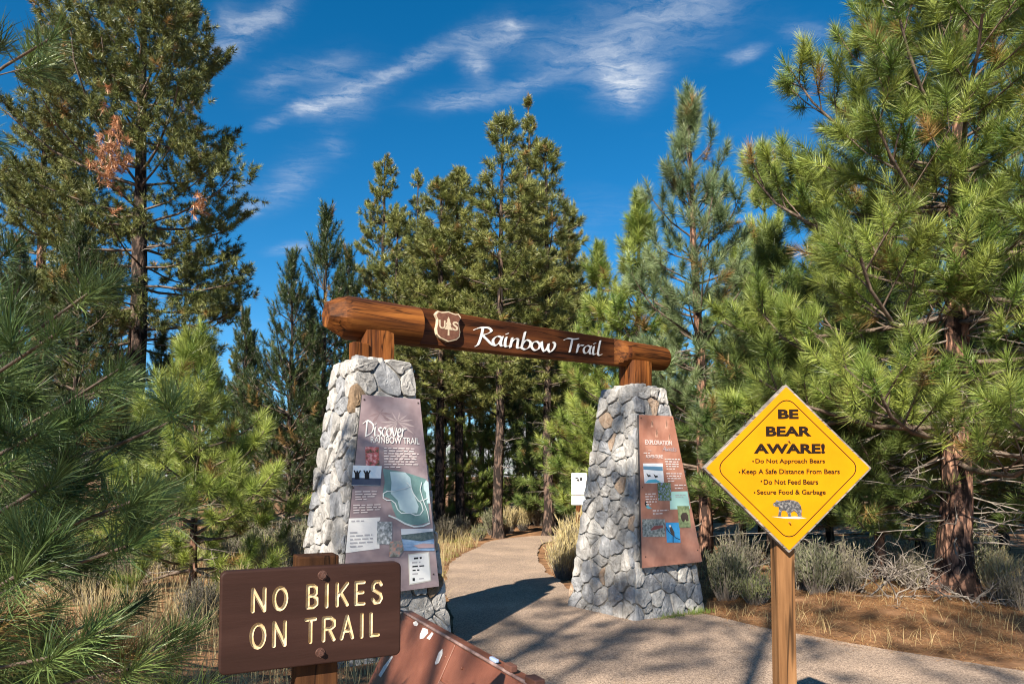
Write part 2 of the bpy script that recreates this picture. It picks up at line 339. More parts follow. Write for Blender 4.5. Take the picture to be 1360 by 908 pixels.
def path_material():
    nt = M_path.node_tree; N = nt.nodes.new; L = nt.links.new; p = nt.nodes['Principled BSDF']; p.inputs['Roughness'].default_value = .9; p.inputs['Specular IOR Level'].default_value = .2
    tc = N('ShaderNodeTexCoord')
    v = N('ShaderNodeTexVoronoi'); v.inputs['Scale'].default_value = 115; L(tc.outputs['Object'], v.inputs['Vector'])
    r = N('ShaderNodeValToRGB'); e = r.color_ramp.elements; e[0].position = .0; e[0].color = (.165, .13, .105, 1); e[1].position = 1; e[1].color = (.51, .405, .32, 1)
    k = e.new(.5); k.color = (.325, .253, .199, 1)
    s = N('ShaderNodeSeparateColor'); L(v.outputs['Color'], s.inputs[0]); L(s.outputs[0], r.inputs[0])
    n = N('ShaderNodeTexNoise'); n.inputs['Scale'].default_value = 1.1; n.inputs['Detail'].default_value = 5; L(tc.outputs['Object'], n.inputs['Vector'])
    r2 = N('ShaderNodeValToRGB'); L(n.outputs[0], r2.inputs[0]); e = r2.color_ramp.elements; e[0].position = .38; e[0].color = (.80, .77, .75, 1); e[1].position = .66; e[1].color = (1.12, 1.06, 1.0, 1)
    m = N('ShaderNodeMix'); m.data_type = 'RGBA'; m.blend_type = 'MULTIPLY'; m.inputs[0].default_value = 1; L(r.outputs[0], m.inputs[6]); L(r2.outputs[0], m.inputs[7])
    n3 = N('ShaderNodeTexNoise'); n3.inputs['Scale'].default_value = 5; n3.inputs['Detail'].default_value = 8; n3.inputs['Roughness'].default_value = .7; L(tc.outputs['Object'], n3.inputs['Vector'])
    r3 = N('ShaderNodeValToRGB'); L(n3.outputs[0], r3.inputs[0]); e = r3.color_ramp.elements; e[0].position = .55; e[0].color = (0, 0, 0, 1); e[1].position = .75; e[1].color = (.4, .4, .4, 1)
    m2 = N('ShaderNodeMix'); m2.data_type = 'RGBA'; L(r3.outputs[0], m2.inputs[0]); L(m.outputs[2], m2.inputs[6]); m2.inputs[7].default_value = (.36, .25, .15, 1)
    L(m2.outputs[2], p.inputs['Base Color'])
    b = N('ShaderNodeBump'); b.inputs['Strength'].default_value = .7; b.inputs['Distance'].default_value = .006; L(v.outputs['Distance'], b.inputs['Height']); b.invert = True; L(b.outputs[0], p.inputs['Normal'])
path_material()
tag(link('path', np_mesh('path', V, F), M_path), 'pale chip-sealed path passing under the log arch', kind='structure')

M_ground = mat('needle_soil', (.12, .063, .035), (.34, .19, .10), 3.2, .95, .8, 30, .1, c3=(.22, .12, .063), coords='Object', detail=10)
def axis(lo, hi):
    a = list(np.arange(lo, hi, .4)); out = [-2500, -700, -250, -90, -45]; return np.array([v for v in out if v < lo-3]+a+[v+0 for v in (hi+3, hi+12, hi+40, 160, 500, 1500, 4000)])
gx = axis(-16, 16); gy = axis(-10, 30)
def on_path(x, y):
    if y < 16: return np.interp(y, ys, le)-.05 < x < np.interp(y, ys, re_)+.05
    return y < 22 and x > -.8
def ground_z(x, y):
    if abs(x) > 20 or y > 34: return -.05
    d = 0
    if y < 16: d = max(np.interp(y, ys, le)-x, x-np.interp(y, ys, re_), 0)
    rise = min(d/2.5, 1)
    return -.022+.012*fbm(x, y, .9)+rise*(.03+.07*fbm(x, y, .35)+.05*max(0, fbm(x+9, y, .7)))
V = []; 
for y in gy:
    for x in gx: V.append((x, y, min(ground_z(x, y), .12)))
F = []; n = len(gx)
for j in range(len(gy)-1):
    for i in range(n-1): a = j*n+i; F += [(a, a+1, a+n+1), (a, a+n+1, a+n)]
GR = link('ground', np_mesh('ground', V, F, smooth=True), M_ground); tag(GR, 'reddish brown soil strewn with pine needles', kind='structure')

# ------------------------------------------------------------------ planes measured on things
class Plane:
    def __init__(s, o, ex, ey): s.o = Vector(o); s.ex = Vector(ex).normalized(); s.ey = Vector(ey).normalized(); s.n = s.ex.cross(s.ey).normalized()
    def hit(s, px, py, off=0):
        d = pix_dir(px, py); c = Vector((0, 0, EYE)); t = (s.o+s.n*off-c).dot(s.n)/d.dot(s.n); q = c+d*t-s.o; return Vector((q.dot(s.ex), q.dot(s.ey)))
    def M(s, off=0, x=0, y=0):
        o = s.o+s.n*off+s.ex*x+s.ey*y
        return Matrix(((s.ex.x, s.ey.x, s.n.x, o.x), (s.ex.y, s.ey.y, s.n.y, o.y), (s.ex.z, s.ey.z, s.n.z, o.z), (0, 0, 0, 1)))
def prism(name, pts, z0, z1, bevel=0):
    bm = bmesh.new(); vs = [bm.verts.new((p[0], p[1], z0)) for p in pts]; f = bm.faces.new(vs)
    if f.normal.z > 0 or True:
        bmesh.ops.recalc_face_normals(bm, faces=bm.faces)
    r = bmesh.ops.extrude_face_region(bm, geom=[f]); bmesh.ops.translate(bm, verts=[v for v in r['geom'] if isinstance(v, bmesh.types.BMVert)], vec=(0, 0, z1-z0))
    bmesh.ops.recalc_face_normals(bm, faces=bm.faces)
    if bevel: bmesh.ops.bevel(bm, geom=[e for e in bm.edges], offset=bevel, segments=2, profile=.6, affect='EDGES')
    me = bpy.data.meshes.new(name); bm.to_mesh(me); bm.free(); return me
def box_mesh(name, sx, sy, sz, bevel=0, z0=0):
    return prism(name, [(-sx/2, -sy/2), (sx/2, -sy/2), (sx/2, sy/2), (-sx/2, sy/2)], z0, z0+sz, bevel)
def put(name, me, m, plane, off, parent, x=0, y=0):
    o = link(name, me, m); M = plane.M(off, x, y)
    if parent: o.parent = parent; o.matrix_parent_inverse = Matrix(); o.matrix_local = parent.matrix_world.inverted() @ M
    else: o.matrix_world = M
    return o
def text_mesh(body, size, xs=1.0, bold=0.0, ext=.0006, space=1.0):
    c = bpy.data.curves.new('t', 'FONT'); c.body = body; c.size = size; c.extrude = ext; c.offset = bold; c.space_character = space; c.align_x = 'CENTER'; c.resolution_u = 4
    o = bpy.data.objects.new('t', c); COL.objects.link(o); dg = bpy.context.evaluated_depsgraph_get(); dg.update()
    me = bpy.data.meshes.new_from_object(o.evaluated_get(dg)); bpy.data.objects.remove(o); bpy.data.curves.remove(c)
    me.transform(Matrix.Diagonal((xs, 1, 1, 1))); return me
def strip_fit(me, w, h):                  # scale a lettering mesh to a width and a cap height
    xs = [v.co.x for v in me.vertices]; yy = [v.co.y for v in me.vertices]
    me.transform(Matrix.Translation((-(min(xs)+max(xs))/2, -min(yy), 0))); me.transform(Matrix.Diagonal((w/(max(xs)-min(xs)), h/(max(yy)-min(yy)), 1, 1))); return me
GLY = dict(R=(1.05, [[(.42,1.62),(.33,.9),(.12,-.05),(-.05,-.3)], [(-.15,1.3),(.25,1.58),(.8,1.66),(.98,1.36),(.62,1.0),(.3,.86)], [(.34,.9),(.68,.5),(1.0,.1),(1.3,.0)]]),
 a=(.78, [[(.66,.86),(.36,.96),(.06,.55),(.12,.06),(.42,.2),(.68,.86)], [(.7,.98),(.58,.4),(.62,.04),(.84,.16)]]),
 i=(.42, [[(.18,.96),(.1,.4),(.14,.02),(.36,.14)], [(.2,1.3),(.3,1.36)]]),
 n=(.78, [[(.18,.98),(.1,.4),(.04,.0)], [(.08,.42),(.34,.88),(.58,.92),(.56,.5),(.54,.05),(.78,.12)]]),
 b=(.74, [[(.32,1.75),(.18,.9),(.06,.08)], [(.1,.42),(.4,.95),(.7,.8),(.62,.28),(.32,-.02),(.06,.08)]]),
 o=(.74, [[(.45,.94),(.16,.8),(.05,.35),(.26,.02),(.56,.2),(.66,.65),(.45,.94),(.3,.92)]]),
 w=(1.1, [[(.06,.98),(.1,.35),(.26,.02),(.5,.5),(.58,.85)], [(.58,.85),(.54,.3),(.7,.02),(1.0,.5),(1.06,.95),(.92,1.1)]]),
 T=(.92, [[(-.1,1.28),(.2,1.5),(.65,1.5),(1.1,1.62)], [(.58,1.5),(.48,.8),(.34,-.05)]]), r=(.6, [[(.18,.98),(.1,.4),(.04,.0)], [(.08,.4),(.32,.86),(.62,.92)]]),
 l=(.4, [[(.34,1.75),(.2,.9),(.12,.15),(.24,.0),(.44,.12)]]), D=(1.15, [[(.3,1.6),(.2,.8),(.06,.0)], [(-.2,1.35),(.4,1.66),(1.1,1.2),(.85,.4),(.06,-.05)]]),
 s=(.6, [[(.6,.9),(.32,.96),(.22,.68),(.48,.4),(.38,.05),(.04,.06)]]), c=(.62, [[(.6,.85),(.32,.94),(.08,.45),(.25,.02),(.6,.18)]]),
 v=(.7, [[(.05,.98),(.18,.4),(.3,.02),(.55,.5),(.66,.98)]]), e=(.62, [[(.12,.45),(.5,.6),(.5,.9),(.26,.92),(.08,.4),(.25,.02),(.6,.18)]]),
 A=(1.0, [[(-.05,-.05),(.4,.9),(.75,1.6),(.85,.8),(.95,-.02)], [(.2,.55),(.9,.6)]]), t=(.5, [[(.3,1.4),(.15,.5),(.2,.02),(.45,.12)], [(0,.95),(.5,1.0)]]))
def script_mesh(word, nib=.2, ang=38, ext=.0006):
    """brush lettering: strokes swept with a broad nib"""
    bm = bmesh.new(); x = 0; k = 0; nv = Vector((math.cos(R(ang)), math.sin(R(ang)), 0))*nib/2; nt = Vector((-nv.y, nv.x, 0))*.28
    for ch in word:
        if ch == ' ': x += .45; continue
        adv, strokes = GLY[ch]
        for st in strokes:
            P = [Vector((p[0]+x, p[1], 0)) for p in st]; Q = []
            for i in range(len(P)-1):
                p0 = P[max(i-1, 0)]; p1 = P[i]; p2 = P[i+1]; p3 = P[min(i+2, len(P)-1)]
                for q in range(6):
                    t = q/6; Q.append(.5*((2*p1)+(p2-p0)*t+(2*p0-5*p1+4*p2-p3)*t*t+(3*p1-p0-3*p2+p3)*t**3))
            Q.append(P[-1]); k += 1; z = k*.00015
            for i in range(len(Q)-1):             # convex hull of two nib positions
                pts = []
                for c in (Q[i], Q[i+1]): pts += [c+nv+nt, c+nv-nt, c-nv+nt, c-nv-nt]
                pts = sorted({(round(p.x, 5), round(p.y, 5)) for p in pts})
                def half(ps):
                    h = []
                    for p in ps:
                        while len(h) > 1 and (h[-1][0]-h[-2][0])*(p[1]-h[-2][1])-(h[-1][1]-h[-2][1])*(p[0]-h[-2][0]) <= 0: h.pop()
                        h.append(p)
                    return h[:-1]
                hull = half(pts)+half(pts[::-1])
                if len(hull) > 2: bm.faces.new([bm.verts.new((p[0], p[1], z+(i % 2)*.00007)) for p in hull])
        x += adv
    me = bpy.data.meshes.new('brush_lettering'); bm.to_mesh(me); bm.free(); return me

# ------------------------------------------------------------------ stone pillars
TH = .6142; HW_T, HW_B, HP = .2902, .5956, 2.687
dv = Vector((math.cos(TH), math.sin(TH), 0)); nv_ = Vector((math.sin(TH), -math.cos(TH), 0))
PL = Vector((-1.354, 6.570, 0)); PR = Vector((1.503, 8.433, 0))
def stone_mat(name, a, b, c): return mat(name, a, b, 9, .88, .8, 45, .2, c3=c, detail=12, pos=(.32, .68), bdist=.016)
M_st = [stone_mat('pale_granite', (.22, .21, .20), (.52, .50, .47), (.38, .365, .345)), stone_mat('white_granite', (.28, .268, .25), (.58, .555, .515), (.42, .405, .38)),
        stone_mat('blue_grey_stone', (.14, .145, .155), (.36, .365, .38), (.25, .255, .265)), stone_mat('tan_stone', (.24, .165, .11), (.46, .34, .24), (.35, .26, .19)),
        stone_mat('rust_stone', (.24, .14, .08), (.47, .36, .27), (.36, .27, .20)), stone_mat('mid_grey_stone', (.17, .165, .16), (.42, .405, .385), (.30, .29, .275)),
        stone_mat('ochre_brown_stone', (.10, .07, .045), (.27, .19, .12), (.18, .125, .08))]
M_mortar = mat('mortar', (.12, .114, .105), (.26, .25, .23), 14, .95, .8, 60, .1)
def clip(poly, p, n):
    out = []
    for i in range(len(poly)):
        a, b = poly[i], poly[(i+1) % len(poly)]; da = (a-p).dot(n); db = (b-p).dot(n)
        if da <= 0: out.append(a)
        if da*db < 0: out.append(a+(b-a)*(da/(da-db)))
    return out
def cells(outline, count, rng, asp=1.0):
    xs = [p.x for p in outline]; zs = [p.y for p in outline]; seeds = []
    def inside(q): return all(((outline[(i+1) % len(outline)]-outline[i]).x*(q-outline[i]).y-(outline[(i+1) % len(outline)]-outline[i]).y*(q-outline[i]).x) >= 0 for i in range(len(outline)))
    while len(seeds) < count:
        best = None; bd = -1
        for k in range(6):
            q = Vector((rng.uniform(min(xs), max(xs)), rng.uniform(min(zs), max(zs))))
            if not inside(q): continue
            d_ = min([math.hypot((q.x-s.x), (q.y-s.y)*asp) for s in seeds], default=9)
            if d_ > bd: bd = d_; best = q
        if best: seeds.append(best)
    res = []
    for s in seeds:
        P = list(outline)
        for o in seeds:
            if o is not s: P = clip(P, (s+o)/2, (o-s))
            if len(P) < 3: break
        if len(P) > 2: res.append(P)
    return res
def stone_mesh(P, to3, rng, proud, gap=.0085):
    c = sum(P, Vector((0, 0)))/len(P)
    Q = []
    for i in range(len(P)):               # round the corners, roughen long edges
        a, b = P[i], P[(i+1) % len(P)]; l = (b-a).length
        if l < .012: continue
        Q.append(a+(b-a)*.16)
        if l > .10: Q.append(a+(b-a)*.5+Vector((rng.gauss(0, .010), rng.gauss(0, .010))))
        Q.append(a+(b-a)*.84)
    if len(Q) < 3: Q = P
    def inset(f, g): return [c+(q-c)*max(f-g/max((q-c).length, .02), .25) for q in Q]
    tx, ty = rng.gauss(0, .045), rng.gauss(0, .045)
    def lift(q, h): return h+(q.x-c.x)*tx+(q.y-c.y)*ty
    rings = [(inset(1, gap*.3), -.05, 0), (inset(1, gap), proud*.7, .002), (inset(.96, gap), proud*.97, .002), (inset(.62, gap), proud*1.02, .0035), (inset(.3, gap), proud*1.03, .004)]
    bm = bmesh.new(); prev = None
    for k, (ring, h, j) in enumerate(rings):
        vs = [bm.verts.new(to3(q.x, q.y, (lift(q, h) if k else h)+rng.gauss(0, j))) for q in ring]
        if prev:
            for i in range(len(vs)):
                a, b, c_, d_ = prev[i], prev[(i+1) % len(vs)], vs[(i+1) % len(vs)], vs[i]
                if rng.random() < .5: bm.faces.new((a, b, c_)); bm.faces.new((a, c_, d_))
                else: bm.faces.new((a, b, d_)); bm.faces.new((b, c_, d_))
        prev = vs
    m = bm.verts.new(to3(c.x, c.y, proud*1.03+rng.gauss(0, .004)))
    for i in range(len(prev)): bm.faces.new((prev[i], prev[(i+1) % len(prev)], m))
    bmesh.ops.recalc_face_normals(bm, faces=bm.faces)
    me = bpy.data.meshes.new('stone'); bm.to_mesh(me); bm.free(); return me
def pillar(loc, seed, label, weights, special=()):
    rng = random.Random(seed); e = empty('stone_pillar', loc, TH); tag(e, label, 'pillar', 'stone pillars carrying the log arch')
    it = .045
    def hw(z): return HW_B+(HW_T-HW_B)*z/HP
    core = Acc(); cz = [(-.1, hw(-.1)-.022), (HP-.05, hw(HP)-.022)]
    V = []; 
    for z, h in cz: V += [(-h, -h, z), (h, -h, z), (h, h, z), (-h, h, z)]
    F = [(0, 1, 5), (0, 5, 4), (1, 2, 6), (1, 6, 5), (2, 3, 7), (2, 7, 6), (3, 0, 4), (3, 4, 7), (4, 5, 6), (4, 6, 7)]
    link('mortar_core', np_mesh('mortar_core', V, F), M_mortar, e)
    faces = [(lambda s, z, o: (s, -(hw(z)-it)-o, z), 80), (lambda s, z, o: (-(hw(z)-it)-o, -s, z), 82), (lambda s, z, o: ((hw(z)-it)+o, s, z), 52), (lambda s, z, o: (-s, (hw(z)-it)+o, z), 30)]
    for fi, (to3, cnt) in enumerate(faces):
        x = .005
        outline = [Vector((-hw(0)-x, -.06)), Vector((hw(0)+x, -.06)), Vector((hw(HP)+x, HP)), Vector((-hw(HP)-x, HP))]
        outline = [Vector((-hw(0)+it-.035, -.06)), Vector((hw(0)-it+.035, -.06)), Vector((hw(HP)-it+.035, HP)), Vector((-hw(HP)+it-.035, HP))]
        for P in cells(outline, cnt, rng, .8):
            c = sum(P, Vector((0, 0)))/len(P)
            mi = rng.choices(range(7), weights)[0]; mi = 3 if mi == 4 and fi == 1 and seed == 11 else mi
            for (sf, sx, sz, sm) in special:
                if sf == fi and any(True for _ in [0]) and abs(c.x-sx) < .10 and abs(c.y-sz) < .10: mi = sm
            link('stone', stone_mesh(P, to3, rng, rng.uniform(.036, .06)), M_st[mi], e)
    h = hw(HP)-.01
    for P in cells([Vector((-h, -h)), Vector((h, -h)), Vector((h, h)), Vector((-h, h))], 9, rng):
        link('stone', stone_mesh(P, lambda s, z, o: (s, z, HP-.06+o), rng, rng.uniform(.05, .085)), M_st[rng.choice([0, 1, 2, 5])], e)
    return e
pillar_l = pillar(PL, 11, 'pale grey stone pillar behind the NO BIKES sign', (5, 2, 4, .3, .12, 6, .15), ((0, -.26, 2.32, 6), (1, .3, 2.35, 6)))
pillar_r = pillar(PR, 23, 'bluish grey stone pillar holding the copper coloured panel', (4, 3, 4, .55, .45, 4, .1))
bpy.context.view_layer.update()

# ------------------------------------------------------------------ log beam
def wood_mat(name, cA, cB, cC, grain=26, long=1.6, axis='X', rough=.55, bump=.5, spec=.3):
    st = {'X': (long, grain, grain), 'Z': (grain, grain, long), 'Y': (grain, long, grain)}[axis]
    m = mat(name, cA, cB, 1.0, rough, bump, 1.4, spec, st, 8, cC, pos=(.33, .68), bdist=.008)
    nt = m.node_tree; N = nt.nodes.new; L = nt.links.new; p = nt.nodes['Principled BSDF']; src = p.inputs['Base Color'].links[0].from_socket
    mp = [n for n in nt.nodes if n.type == 'MAPPING'][0]
    def crack(scale, lo, hi, amt):      # drying cracks and blotches of old stain
        n = N('ShaderNodeTexNoise'); n.inputs['Scale'].default_value = scale; n.inputs['Detail'].default_value = 3; L(mp.outputs[0], n.inputs['Vector'])
        a = N('ShaderNodeMath'); a.operation = 'SUBTRACT'; L(n.outputs[0], a.inputs[0]); a.inputs[1].default_value = .5
        b = N('ShaderNodeMath'); b.operation = 'ABSOLUTE'; L(a.outputs[0], b.inputs[0])
        r = N('ShaderNodeMapRange'); L(b.outputs[0], r.inputs[0]); r.inputs[1].default_value = lo; r.inputs[2].default_value = hi; r.inputs[3].default_value = amt; r.inputs[4].default_value = 1; return r.outputs[0]
    k = N('ShaderNodeMath'); k.operation = 'MULTIPLY'; L(crack(.62, .004, .022, .25), k.inputs[0]); L(crack(.17, 0, .16, .62), k.inputs[1])
    x = N('ShaderNodeMix'); x.data_type = 'RGBA'; x.blend_type = 'MULTIPLY'; x.inputs[0].default_value = 1; L(src, x.inputs[6]); L(k.outputs[0], x.inputs[7]); L(x.outputs[2], p.inputs['Base Color']); return m
M_log = wood_mat('stained_log', (.030, .011, .005), (.29, .105, .022), (.16, .052, .012), 15, .9, 'X', .62, .8, .15)
M_log_flat = wood_mat('planed_log_face', (.04, .013, .005), (.17, .056, .016), (.10, .031, .010), 15, .8, 'X', .55, .35, .15)
M_block = wood_mat('split_log_block', (.07, .022, .008), (.28, .10, .024), (.18, .058, .014), 17, 1.0, 'Z', .65, .6, .15)
M_cream = mat('cream_paint', (.46, .37, .25), (.58, .48, .34), 30, .7)
M_white = mat('white_paint', (.74, .72, .68), (.84, .82, .78), 25, .6)
AXZ = 3.105; K0, K1 = -.46, 3.95; FA, FB = .475, 3.08
bd = (PR-PL).normalized(); bn = Vector((bd.y, -bd.x, 0))
beam = empty('log_beam', (PL.x, PL.y, AXZ), math.atan2(bd.y, bd.x)); tag(beam, 'brown log beam carved RAINBOW TRAIL lying across both stone pillars', 'beam')
def beam_mesh():
    bm = bmesh.new(); rng = random.Random(5); NA = 28; rings = []
    ks = [K0, K0+.02, K0+.07, K0+.14, K0+.2]+list(np.linspace(K0+.3, FA-.012, 8))+[FA, FA+.02]+list(np.linspace(FA+.12, FB-.02, 24))+list(FB+np.array([.03, .08, .13, .18, .23]))+list(np.linspace(FB+.32, K1-.06, 5))+[K1-.02, K1]
    for k in ks:
        r = .208+(.152-.208)*(k-K0)/(K1-K0)
        c = 1.0
        if False: c = [.60, .66, .82, .95, 1.0][min(4, int(round((k-K0)/.05)) if k < K0+.2 else 4)]
        if k > K1-.05: c = .97 if k < K1-.01 else .86
        o = .30*r if FA <= k <= FB else (9 if k < FA or k > FB+.22 else .30*r+(.72*r)*math.sin((k-FB)/.22*math.pi/2))
        ring = []
        for a in range(NA):
            t = a/NA*2*math.pi; w = 1+.035*mnoise.noise(Vector((k*1.3, math.cos(t)*1.4, math.sin(t)*1.4)))+.012*mnoise.noise(Vector((k*6, math.cos(t)*5, math.sin(t)*5)))
            if k < K0+.26:
                fa = (t+.3) % (2*math.pi/6)-math.pi/6; w *= min(1, (.52+(k-K0)/.26*.62)/math.cos(fa))
            y, z = -math.cos(t)*r*c*w, math.sin(t)*r*c*w
            if y < -o: y = -o+.0015*mnoise.noise(Vector((k*5, z*30, 2)))
            ring.append(bm.verts.new((k, y, z)))
        rings.append(ring)
    for i in range(len(rings)-1):
        for a in range(NA):
            f = bm.faces.new((rings[i][a], rings[i][(a+1) % NA], rings[i+1][(a+1) % NA], rings[i+1][a])); f.smooth = True
            cy = f.calc_center_median(); f.material_index = 1 if FA < cy.x < FB+.2 and f.calc_center_median().y < -.03 and abs(f.normal.y) > .8 else 0
    bm.faces.new(rings[0]); bm.faces.new(rings[-1][::-1]); bmesh.ops.recalc_face_normals(bm, faces=bm.faces)
    for f in bm.faces: f.material_index = 1 if (FA-.01 < f.calc_center_median().x < FB+.2 and f.normal.y < -.93) else 0
    for f in bm.faces:
        if f.calc_center_median().x < K0+.16: f.smooth = False
    for e_ in bm.edges:
        if len(e_.link_faces) == 2 and e_.calc_face_angle(0) > .45: e_.smooth = False
    me = bpy.data.meshes.new('log'); bm.to_mesh(me); bm.free(); return me
link('log', beam_mesh(), [M_log, M_log_flat], beam)
def block_mesh(r, h, seed, flat):
    rng = random.Random(seed); bm = bmesh.new(); NA = 16; rings = []
    for z in (0, .05, h*.5, h*.8, h):
        ring = []
        for a in range(NA):
            t = a/NA*2*math.pi; x, y = math.cos(t)*r, math.sin(t)*r
            x = max(-r*.84, min(r*.86, x)); y = max(-r*flat, min(r*.9, y)); w = 1+rng.gauss(0, .01)
            ring.append(bm.verts.new((x*w, y*w, z)))
        rings.append(ring)
    for i in range(4):
        for a in range(NA): bm.faces.new((rings[i][a], rings[i][(a+1) % NA], rings[i+1][(a+1) % NA], rings[i+1][a]))
    bm.faces.new(rings[0][::-1]); bm.faces.new(rings[-1]); me = bpy.data.meshes.new('support_block'); bm.to_mesh(me); bm.free(); return me
for P, r, s, fl in ((PL, .195, 1, .74), (PR, .2, 2, .8)):
    o = link('support_block', block_mesh(r, .34, s, fl), M_block, beam); k = (P-PL).length
    o.location = (k+.02, -.02, HP-.015-AXZ)
o = link('wood_wedge', prism('wood_wedge', [(-.09, -.05), (.07, -.07), (.08, .06), (-.06, .07)], 0, .17, .012), M_block, beam); o.location = (-.19, -.14, HP-.01-AXZ); o.rotation_euler = (0, 0, .3)
bpy.context.view_layer.update()
rmid = .2; PB = Plane(PL+Vector((0, 0, AXZ))+bn*(.30*.195), bd, (0, 0, 1))
# shield
M_shield = mat('shield_brown', (.11, .045, .028), (.17, .075, .045), 20, .6, .2, 60)
c0, c1 = PB.hit(579, 414, .06), PB.hit(613.5, 452, .06); sw = (c1.x-c0.x); sc_ = (c0+c1)/2; sh_ = .315
half = [(0, -.5), (.16, -.455), (.33, -.40), (.44, -.30), (.465, -.12), (.42, .05), (.41, .2), (.47, .30), (.50, .36), (.40, .47), (.28, .445), (.14, .47), (0, .5)]
shp = half+[(-x, y) for x, y in half[-2:0:-1]]
def scaled(p, a, b): return [(x*a, y*b) for x, y in p]
shield = put('shield_emblem', prism('shield', scaled(shp, sw, sh_), 0, .045, .004), M_cream, PB, .0, beam, sc_.x, sc_.y)
def child(name, me, m, par, x=0, y=0, z=0):
    o = link(name, me, m, par); o.location = (x, y, z); return o
child('shield_field', prism('shield_field', scaled(shp, sw*.915, sh_*.91), 0, .004), M_shield, shield, z=.0445)
child('letter', strip_fit(text_mesh('U', .1, 1, .002), sw*.24, sh_*.28), M_cream, shield, -sw*.24, -sh_*.10, .050)
child('letter', strip_fit(text_mesh('S', .1, 1, .002), sw*.22, sh_*.30), M_cream, shield, sw*.26, -sh_*.11, .050)
tree = [(0, .30), (.06, .18), (.035, .18), (.10, .05), (.06, .05), (.14, -.10), (.025, -.10), (.03, -.28), (-.03, -.28), (-.025, -.10), (-.14, -.10), (-.06, .05), (-.10, .05), (-.035, .18), (-.06, .18)]
child('tree_emblem', prism('tree_emblem', scaled(tree, sw*1.1, sh_*1.05), 0, .002), M_cream, shield, 0, .0, .049)
for wd, xa, xb in (('Rainbow', 628, 738.5), ('Trail', 748, 800)):
    me = script_mesh(wd, .2, 40); a = PB.hit(xa, 443, .003); b = PB.hit(xb, 460, .003); xs = [v.co.x for v in me.vertices]
    s = (b.x-a.x)/(max(xs)-min(xs)); sy = .108 if wd == 'Rainbow' else .1
    me.transform(Matrix.Translation((-min(xs), 0, 0))); me.transform(Matrix.Diagonal((s, sy, 1, 1)))
    bl = PB.hit(632, 457, .003) if wd == 'Rainbow' else PB.hit(756, 468, .003)
    put('lettering', me, M_white, PB, .004, beam, a.x, bl.y+.012)
M_bolt = mat('dark_bolt', (.05, .035, .03), (.12, .08, .06), 30, .5, metal=.4)

# ------------------------------------------------------------------ information panels on the pillars
fb, ft = HW_B, HW_T
def front_plane(P):
    o = P+nv_*fb; top = P+nv_*ft+Vector((0, 0, HP)); return Plane(o, dv, top-o)
M_edge = mat('panel_edge', (.03, .028, .03), (.06, .055, .055), 20, .6)
M_pan_l = mat('mauve_panel', (.225, .165, .172), (.35, .275, .28), 3.5, .38, c3=(.285, .215, .22), detail=3, spec=.4)
M_pan_r = mat('copper_panel', (.31, .135, .09), (.45, .225, .16), 3.5, .38, c3=(.37, .17, .118), detail=3, spec=.4)
M_ink = mat('black_ink', (.02, .02, .022)); M_print = mat('pale_print', (.68, .60, .58)); M_gprint = mat('grey_print', (.42, .41, .42))
def photo(name, cols, scale, stretch=(1, 1, 1), pos=(.35, .65)): return mat(name, cols[0], cols[2], scale, .45, c3=cols[1], stretch=stretch, pos=pos)
def panel(name, P, quad, label, m):
    pl = front_plane(P); off = .062; q = [pl.hit(*p, off) for p in quad]
    e = empty(name, pl.M(off, *(sum(q, Vector((0, 0)))/4)).translation, 0); tag(e, label, 'sign'); bpy.context.view_layer.update()
    put('backing', prism('backing', q, -.028, 0, .002), M_edge, pl, off, e); put('face', prism('face', [p for p in q], .0005, .003), m, pl, off, e)
    def shape(n, pts, lv, mm): return put(n, prism(n, [pl.hit(*p, off+lv*.002+.003) for p in pts], 0, .0014), mm, pl, off+.0022+lv*.002, e)
    def lines(tl, br, nl, mm, seed, skew=0, fill=.8):
        a = pl.hit(*tl, off); b = pl.hit(*br, off); rng = random.Random(seed); bm = bmesh.new(); ph = (a.y-b.y)/nl
        for i in range(nl):
            y = a.y-i*ph; x = a.x+skew*i/nl; end = a.x+(b.x-a.x)*(rng.uniform(.82, 1) if i < nl-1 else rng.uniform(.4, .7))
            while x < end:
                w = min(rng.uniform(.025, .07), end-x+.01); h = ph*rng.uniform(.34, .44)
                bm.faces.new([bm.verts.new((x, y-ph*.7, 0)), bm.verts.new((x+w, y-ph*.7, 0)), bm.verts.new((x+w, y-ph*.7+h, 0)), bm.verts.new((x, y-ph*.7+h, 0))]); x += w+.014
        me = bpy.data.meshes.new('print_lines'); bm.to_mesh(me); bm.free(); return put('print_lines', me, mm, pl, off+.0085, e)
    def word(me, p0, p1, h, mm, n='lettering', lv=3):
        a = pl.hit(*p0, off); b = pl.hit(*p1, off); xs = [v.co.x for v in me.vertices]; yy = [v.co.y for v in me.vertices]
        me.transform(Matrix.Translation((-min(xs), -min(yy), 0))); me.transform(Matrix.Diagonal(((b.x-a.x)/(max(xs)-min(xs)), h/(max(yy)-min(yy)), 1, 1)))
        o = put(n, me, mm, pl, off+.003+lv*.002, e, a.x, a.y); return o
    def screw(px, py): 
        c = pl.hit(px, py, off); put('screw', box_mesh('screw', .014, .014, .005, .0015), M_bolt, pl, off+.003, e, c.x, c.y)
    return e, shape, lines, word, screw
def R4(x0, y0, x1, y1, dx=0, dy=0): return [(x0, y0), (x1, y0+dy), (x1+dx, y1+dy), (x0+dx, y1)][::-1]
